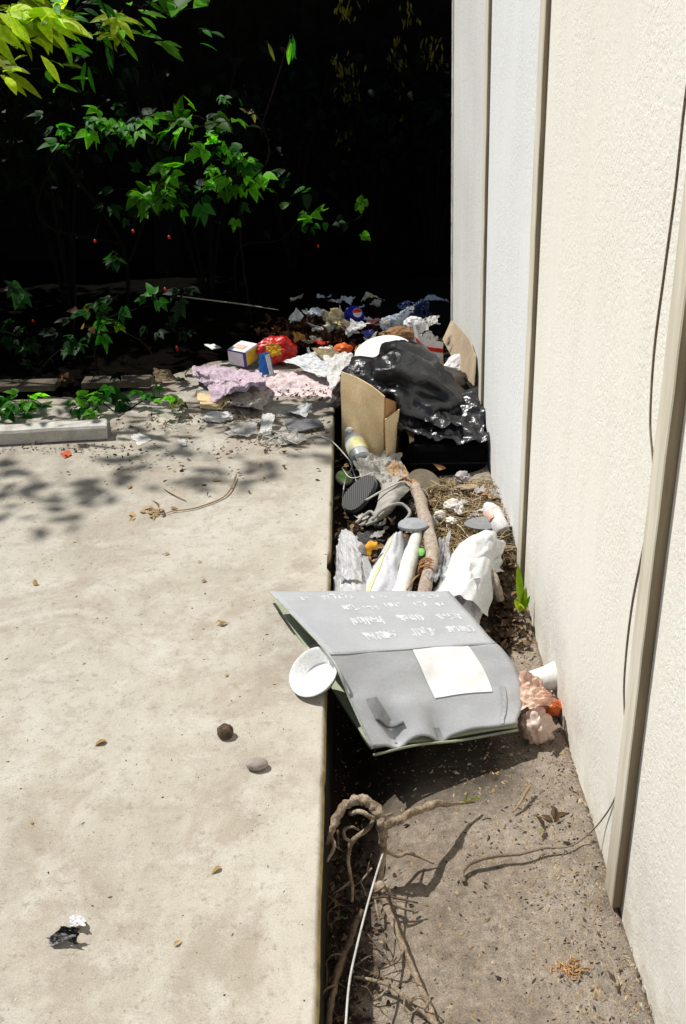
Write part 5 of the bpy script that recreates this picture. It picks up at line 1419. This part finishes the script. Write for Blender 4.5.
def rotfn():
    while True:
        y = rnd.uniform(.95, 1.75); x = EDGE + .004 + abs(rnd.gauss(0, .055))
        if x < .08: return (x, y, gz(x, y))
litter('rotten_leaves', 'dark rotten leaves and crumbs along the foot of the slab', rotfn, 620, .016, [(.05, .03, .018), (.03, .018, .012), (.10, .06, .035), (.16, .11, .07), (.02, .014, .01)])
t = thing('stick', 'long straight stick lying from the root crown toward the viewer', 'stick', at(405, 960, -.19))
tube('shaft', [at(378, 884, -.155), at(388, 910, -.165), at(402, 945, -.175), at(416, 977, -.18), at(440, 1035, -.185)], [.012, .008, .0065, .006, .0055], rootm, t, 10, 10, .5, 9, .004)
for i, (pts, rr) in enumerate([([(376, 892, -.15), (386, 886, -.12), (390, 895, -.14), (395, 905, -.15), (418, 913, -.18)], [.004, .004, .004, .004, .002]),
                               ([(372, 898, -.14), (390, 897, -.14), (418, 903, -.16)], [.003, .0035, .002]), ([(404, 950, -.17), (396, 962, -.16), (382, 968, -.18)], [.003, .003, .0015]),
                               ([(375, 900, -.16), (378, 915, -.17), (379, 925, -.185)], [.003, .0025, .001]), ([(384, 892, -.14), (394, 903, -.16), (398, 910, -.185)], [.003, .002, .001])]):
    tube('side_twig', [at(*p) for p in pts], rr, rootd if i == 1 else rootm, t, 6, 6, .3, i + 20)
t = thing('stick', 'curved grey stick leaning close along the slab edge', 'stick', at(340, 970, -.19))
tube('shaft', [at(362, 912, -.16), at(352, 935, -.155), at(341, 965, -.15), at(331, 1000, -.15), at(328, 1040, -.16)], [.006, .007, .007, .007, .006], rootd, t, 9, 10, .5, 12, .005)
for i, (pts, rr) in enumerate([([(335, 985, -.14), (325, 990, -.13), (321, 1002, -.15)], [.003, .002, .001]), ([(345, 955, -.14), (332, 955, -.13), (324, 966, -.15)], [.003, .002, .001]), ([(352, 968, -.17), (366, 958, -.16), (372, 955, -.18)], [.003, .002, .001])]):
    tube('side_twig', [at(*p) for p in pts], rr, rootd, t, 6, 6, .3, i + 30)
tag(tube('wire', [at(383, 853, -.10), at(376, 875, -.085), at(366, 910, -.07), at(356, 950, -.06), at(349, 985, -.06), at(345, 1035, -.07)], .0023, M('pale_wire', (.60, .60, .58), (.42, .42, .40), .45, 30), None, 8, 8), 'stiff pale grey wire lying over the sticks', 'wire')
t = thing('dry_vine', 'dry knotted vine lying across the dirt at the very bottom', 'vine', at(400, 990, -.19))
tube('stem', [at(354, 977, -.18), at(372, 980, -.175), at(392, 987, -.175), at(408, 1000, -.175), at(420, 1008, -.18), at(438, 1026, -.18)], [.003, .004, .004, .005, .007, .006], rootm, t, 7, 8, .4, 15)
for i, pts in enumerate([[(410, 1002, -.17), (418, 998, -.15), (426, 1002, -.17)], [(418, 1008, -.17), (410, 1014, -.17), (404, 1012, -.18)], [(424, 1010, -.17), (430, 1000, -.15), (426, 996, -.16)], [(390, 987, -.17), (380, 996, -.18), (376, 1000, -.188)], [(405, 998, -.17), (404, 1008, -.17), (409, 1014, -.18)]]):
    tube('tendril', [at(*p) for p in pts], [.0025, .002, .001], rootm, t, 5, 6, .2, i)
# cable down the wall and over the dirt
wx = WALLX - .002
cab = [atX(689, 70, wx), atX(683, 115, wx), atX(675, 190, wx), atX(663, 280, wx), atX(654, 350, wx), atX(650, 420, wx), atX(653, 465, wx), atX(650, 505, wx - .0), atX(643, 548, wx), atX(631, 610, wx), atX(624, 680, wx), atX(625, 735, wx), atX(622, 770, wx), atX(614, 800, wx), atX(600, 822, wx - .01), at(584, 838, -.165), at(567, 847, -.178), at(545, 848, -.18), at(520, 854, -.178), at(495, 856, -.172), at(472, 862, -.172), at(462, 872, -.18), at(464, 882, -.185)]
tag(tube('cable', cab, [.0018] * 17 + [.003, .0035, .005, .006, .006, .005], bark_mat('cable_brown', (.30, .225, .16), (.46, .37, .28), 50), None, 8, 8, .15, 5), 'thin brown cable hanging down the wall and curling onto the dirt', 'cable')
# small things on the dirt
V, Fc, T = [], [], []
for k in range(7): add_leaf(V, Fc, T, at(rnd.gauss(552, 5), rnd.gauss(822, 5), -.19), (rnd.gauss(0, 1), rnd.gauss(0, 1), .8), (rnd.gauss(0, .5), -.5, 1), .03, .012, rnd.choice([(.10, .06, .03), (.16, .20, .04), (.06, .04, .02)]), 'oval', .5, .4)
tag(finish('seedling', V, Fc, DRY, None, True, tints=T), 'small withered seedling growing in the dirt near the wall', 'seedling')
tag(tube('twig', [at(513, 812, -.185), at(520, 803, -.178), at(526, 792, -.17), at(531, 785, -.17)], [.0025, .003, .004, .003], M('tan_twig', (.36, .27, .15)), None, 6, 6, .3, 3), 'short tan twig alone on the dirt below the peach bag', 'twig')
V, Fc, T = [], [], []
straw(60, lambda: (lambda p: (p.x, p.y, gz(p.x, p.y) + .003))(at(rnd.gauss(570, 8), rnd.gauss(968, 5), GZ)), .02, [(.55, .32, .14), (.45, .26, .12)], .0009)
tag(finish('straw_tuft', V, Fc, DRY, None, True, tints=T), 'small tuft of orange straw on the dirt at lower right', 'straw', None, 'stuff')

# grit, chips and splinters trodden into the dirt
V, Fc, T = [], [], []
CH = [(.46, .34, .19), (.38, .27, .15), (.50, .40, .26), (.09, .06, .04), (.05, .04, .03), (.30, .22, .13), (.34, .31, .27), (.20, .15, .1), (.50, .42, .29)]
for k in range(9500):
    y = rnd.uniform(.95, 2.75); x = rnd.uniform(EDGE + .005, WALLX - .005)
    if rnd.random() < .55: x = WALLX - .005 - abs(rnd.gauss(0, .14))
    if x < EDGE + .005: continue
    s = rnd.choice([.0008, .0011, .0014, .0019, .0027]) * rnd.uniform(.7, 1.3)
    if rnd.random() < .03: s *= 2.0
    e = rnd.uniform(.8, 3.2); a = rnd.uniform(0, PI); ca, sa = math.cos(a), math.sin(a)
    z = gz(x, y) + s * .4; b = len(V)
    for (px, py, pz) in ((-1, 0, 0), (0, -1, 0), (1, 0, 0), (0, 1, 0), (.1, .1, .8)):
        lx, ly = px * s * e * rnd.uniform(.7, 1.2), py * s * rnd.uniform(.7, 1.2)
        V.append((x + lx * ca - ly * sa, y + lx * sa + ly * ca, z + pz * s - s * .3 * (pz == 0)))
    c = rnd.choice(CH); T += [c] * 5
    Fc += [(b, b + 1, b + 4), (b + 1, b + 2, b + 4), (b + 2, b + 3, b + 4), (b + 3, b, b + 4)]
tag(finish('grit', V, Fc, DRY, None, False, tints=T), 'wood chips and grit trodden into the dirt along the wall', 'grit', None, 'stuff')
V, Fc, T = [], [], []
for k in range(900):
    x = rnd.uniform(-1.6, EDGE - .01); y = rnd.uniform(.95, 4.0)
    s = rnd.choice([.001, .0014, .002]) * rnd.uniform(.7, 1.4); e = rnd.uniform(.8, 3); a = rnd.uniform(0, PI); ca, sa = math.cos(a), math.sin(a); b = len(V)
    for (px, py, pz) in ((-1, 0, 0), (0, -1, 0), (1, 0, 0), (0, 1, 0), (.1, .1, .9)):
        V.append((x + px * s * e * ca - py * s * sa, y + px * s * e * sa + py * s * ca, .0004 + pz * s))
    T += [rnd.choice([(.12, .08, .05), (.2, .14, .08), (.55, .5, .3), (.08, .06, .05), (.62, .6, .5)])] * 5
    Fc += [(b, b + 1, b + 4), (b + 1, b + 2, b + 4), (b + 2, b + 3, b + 4), (b + 3, b, b + 4)]
tag(finish('crumbs', V, Fc, DRY, None, False, tints=T), 'tiny crumbs and specks scattered over the slab', 'crumbs', None, 'stuff')
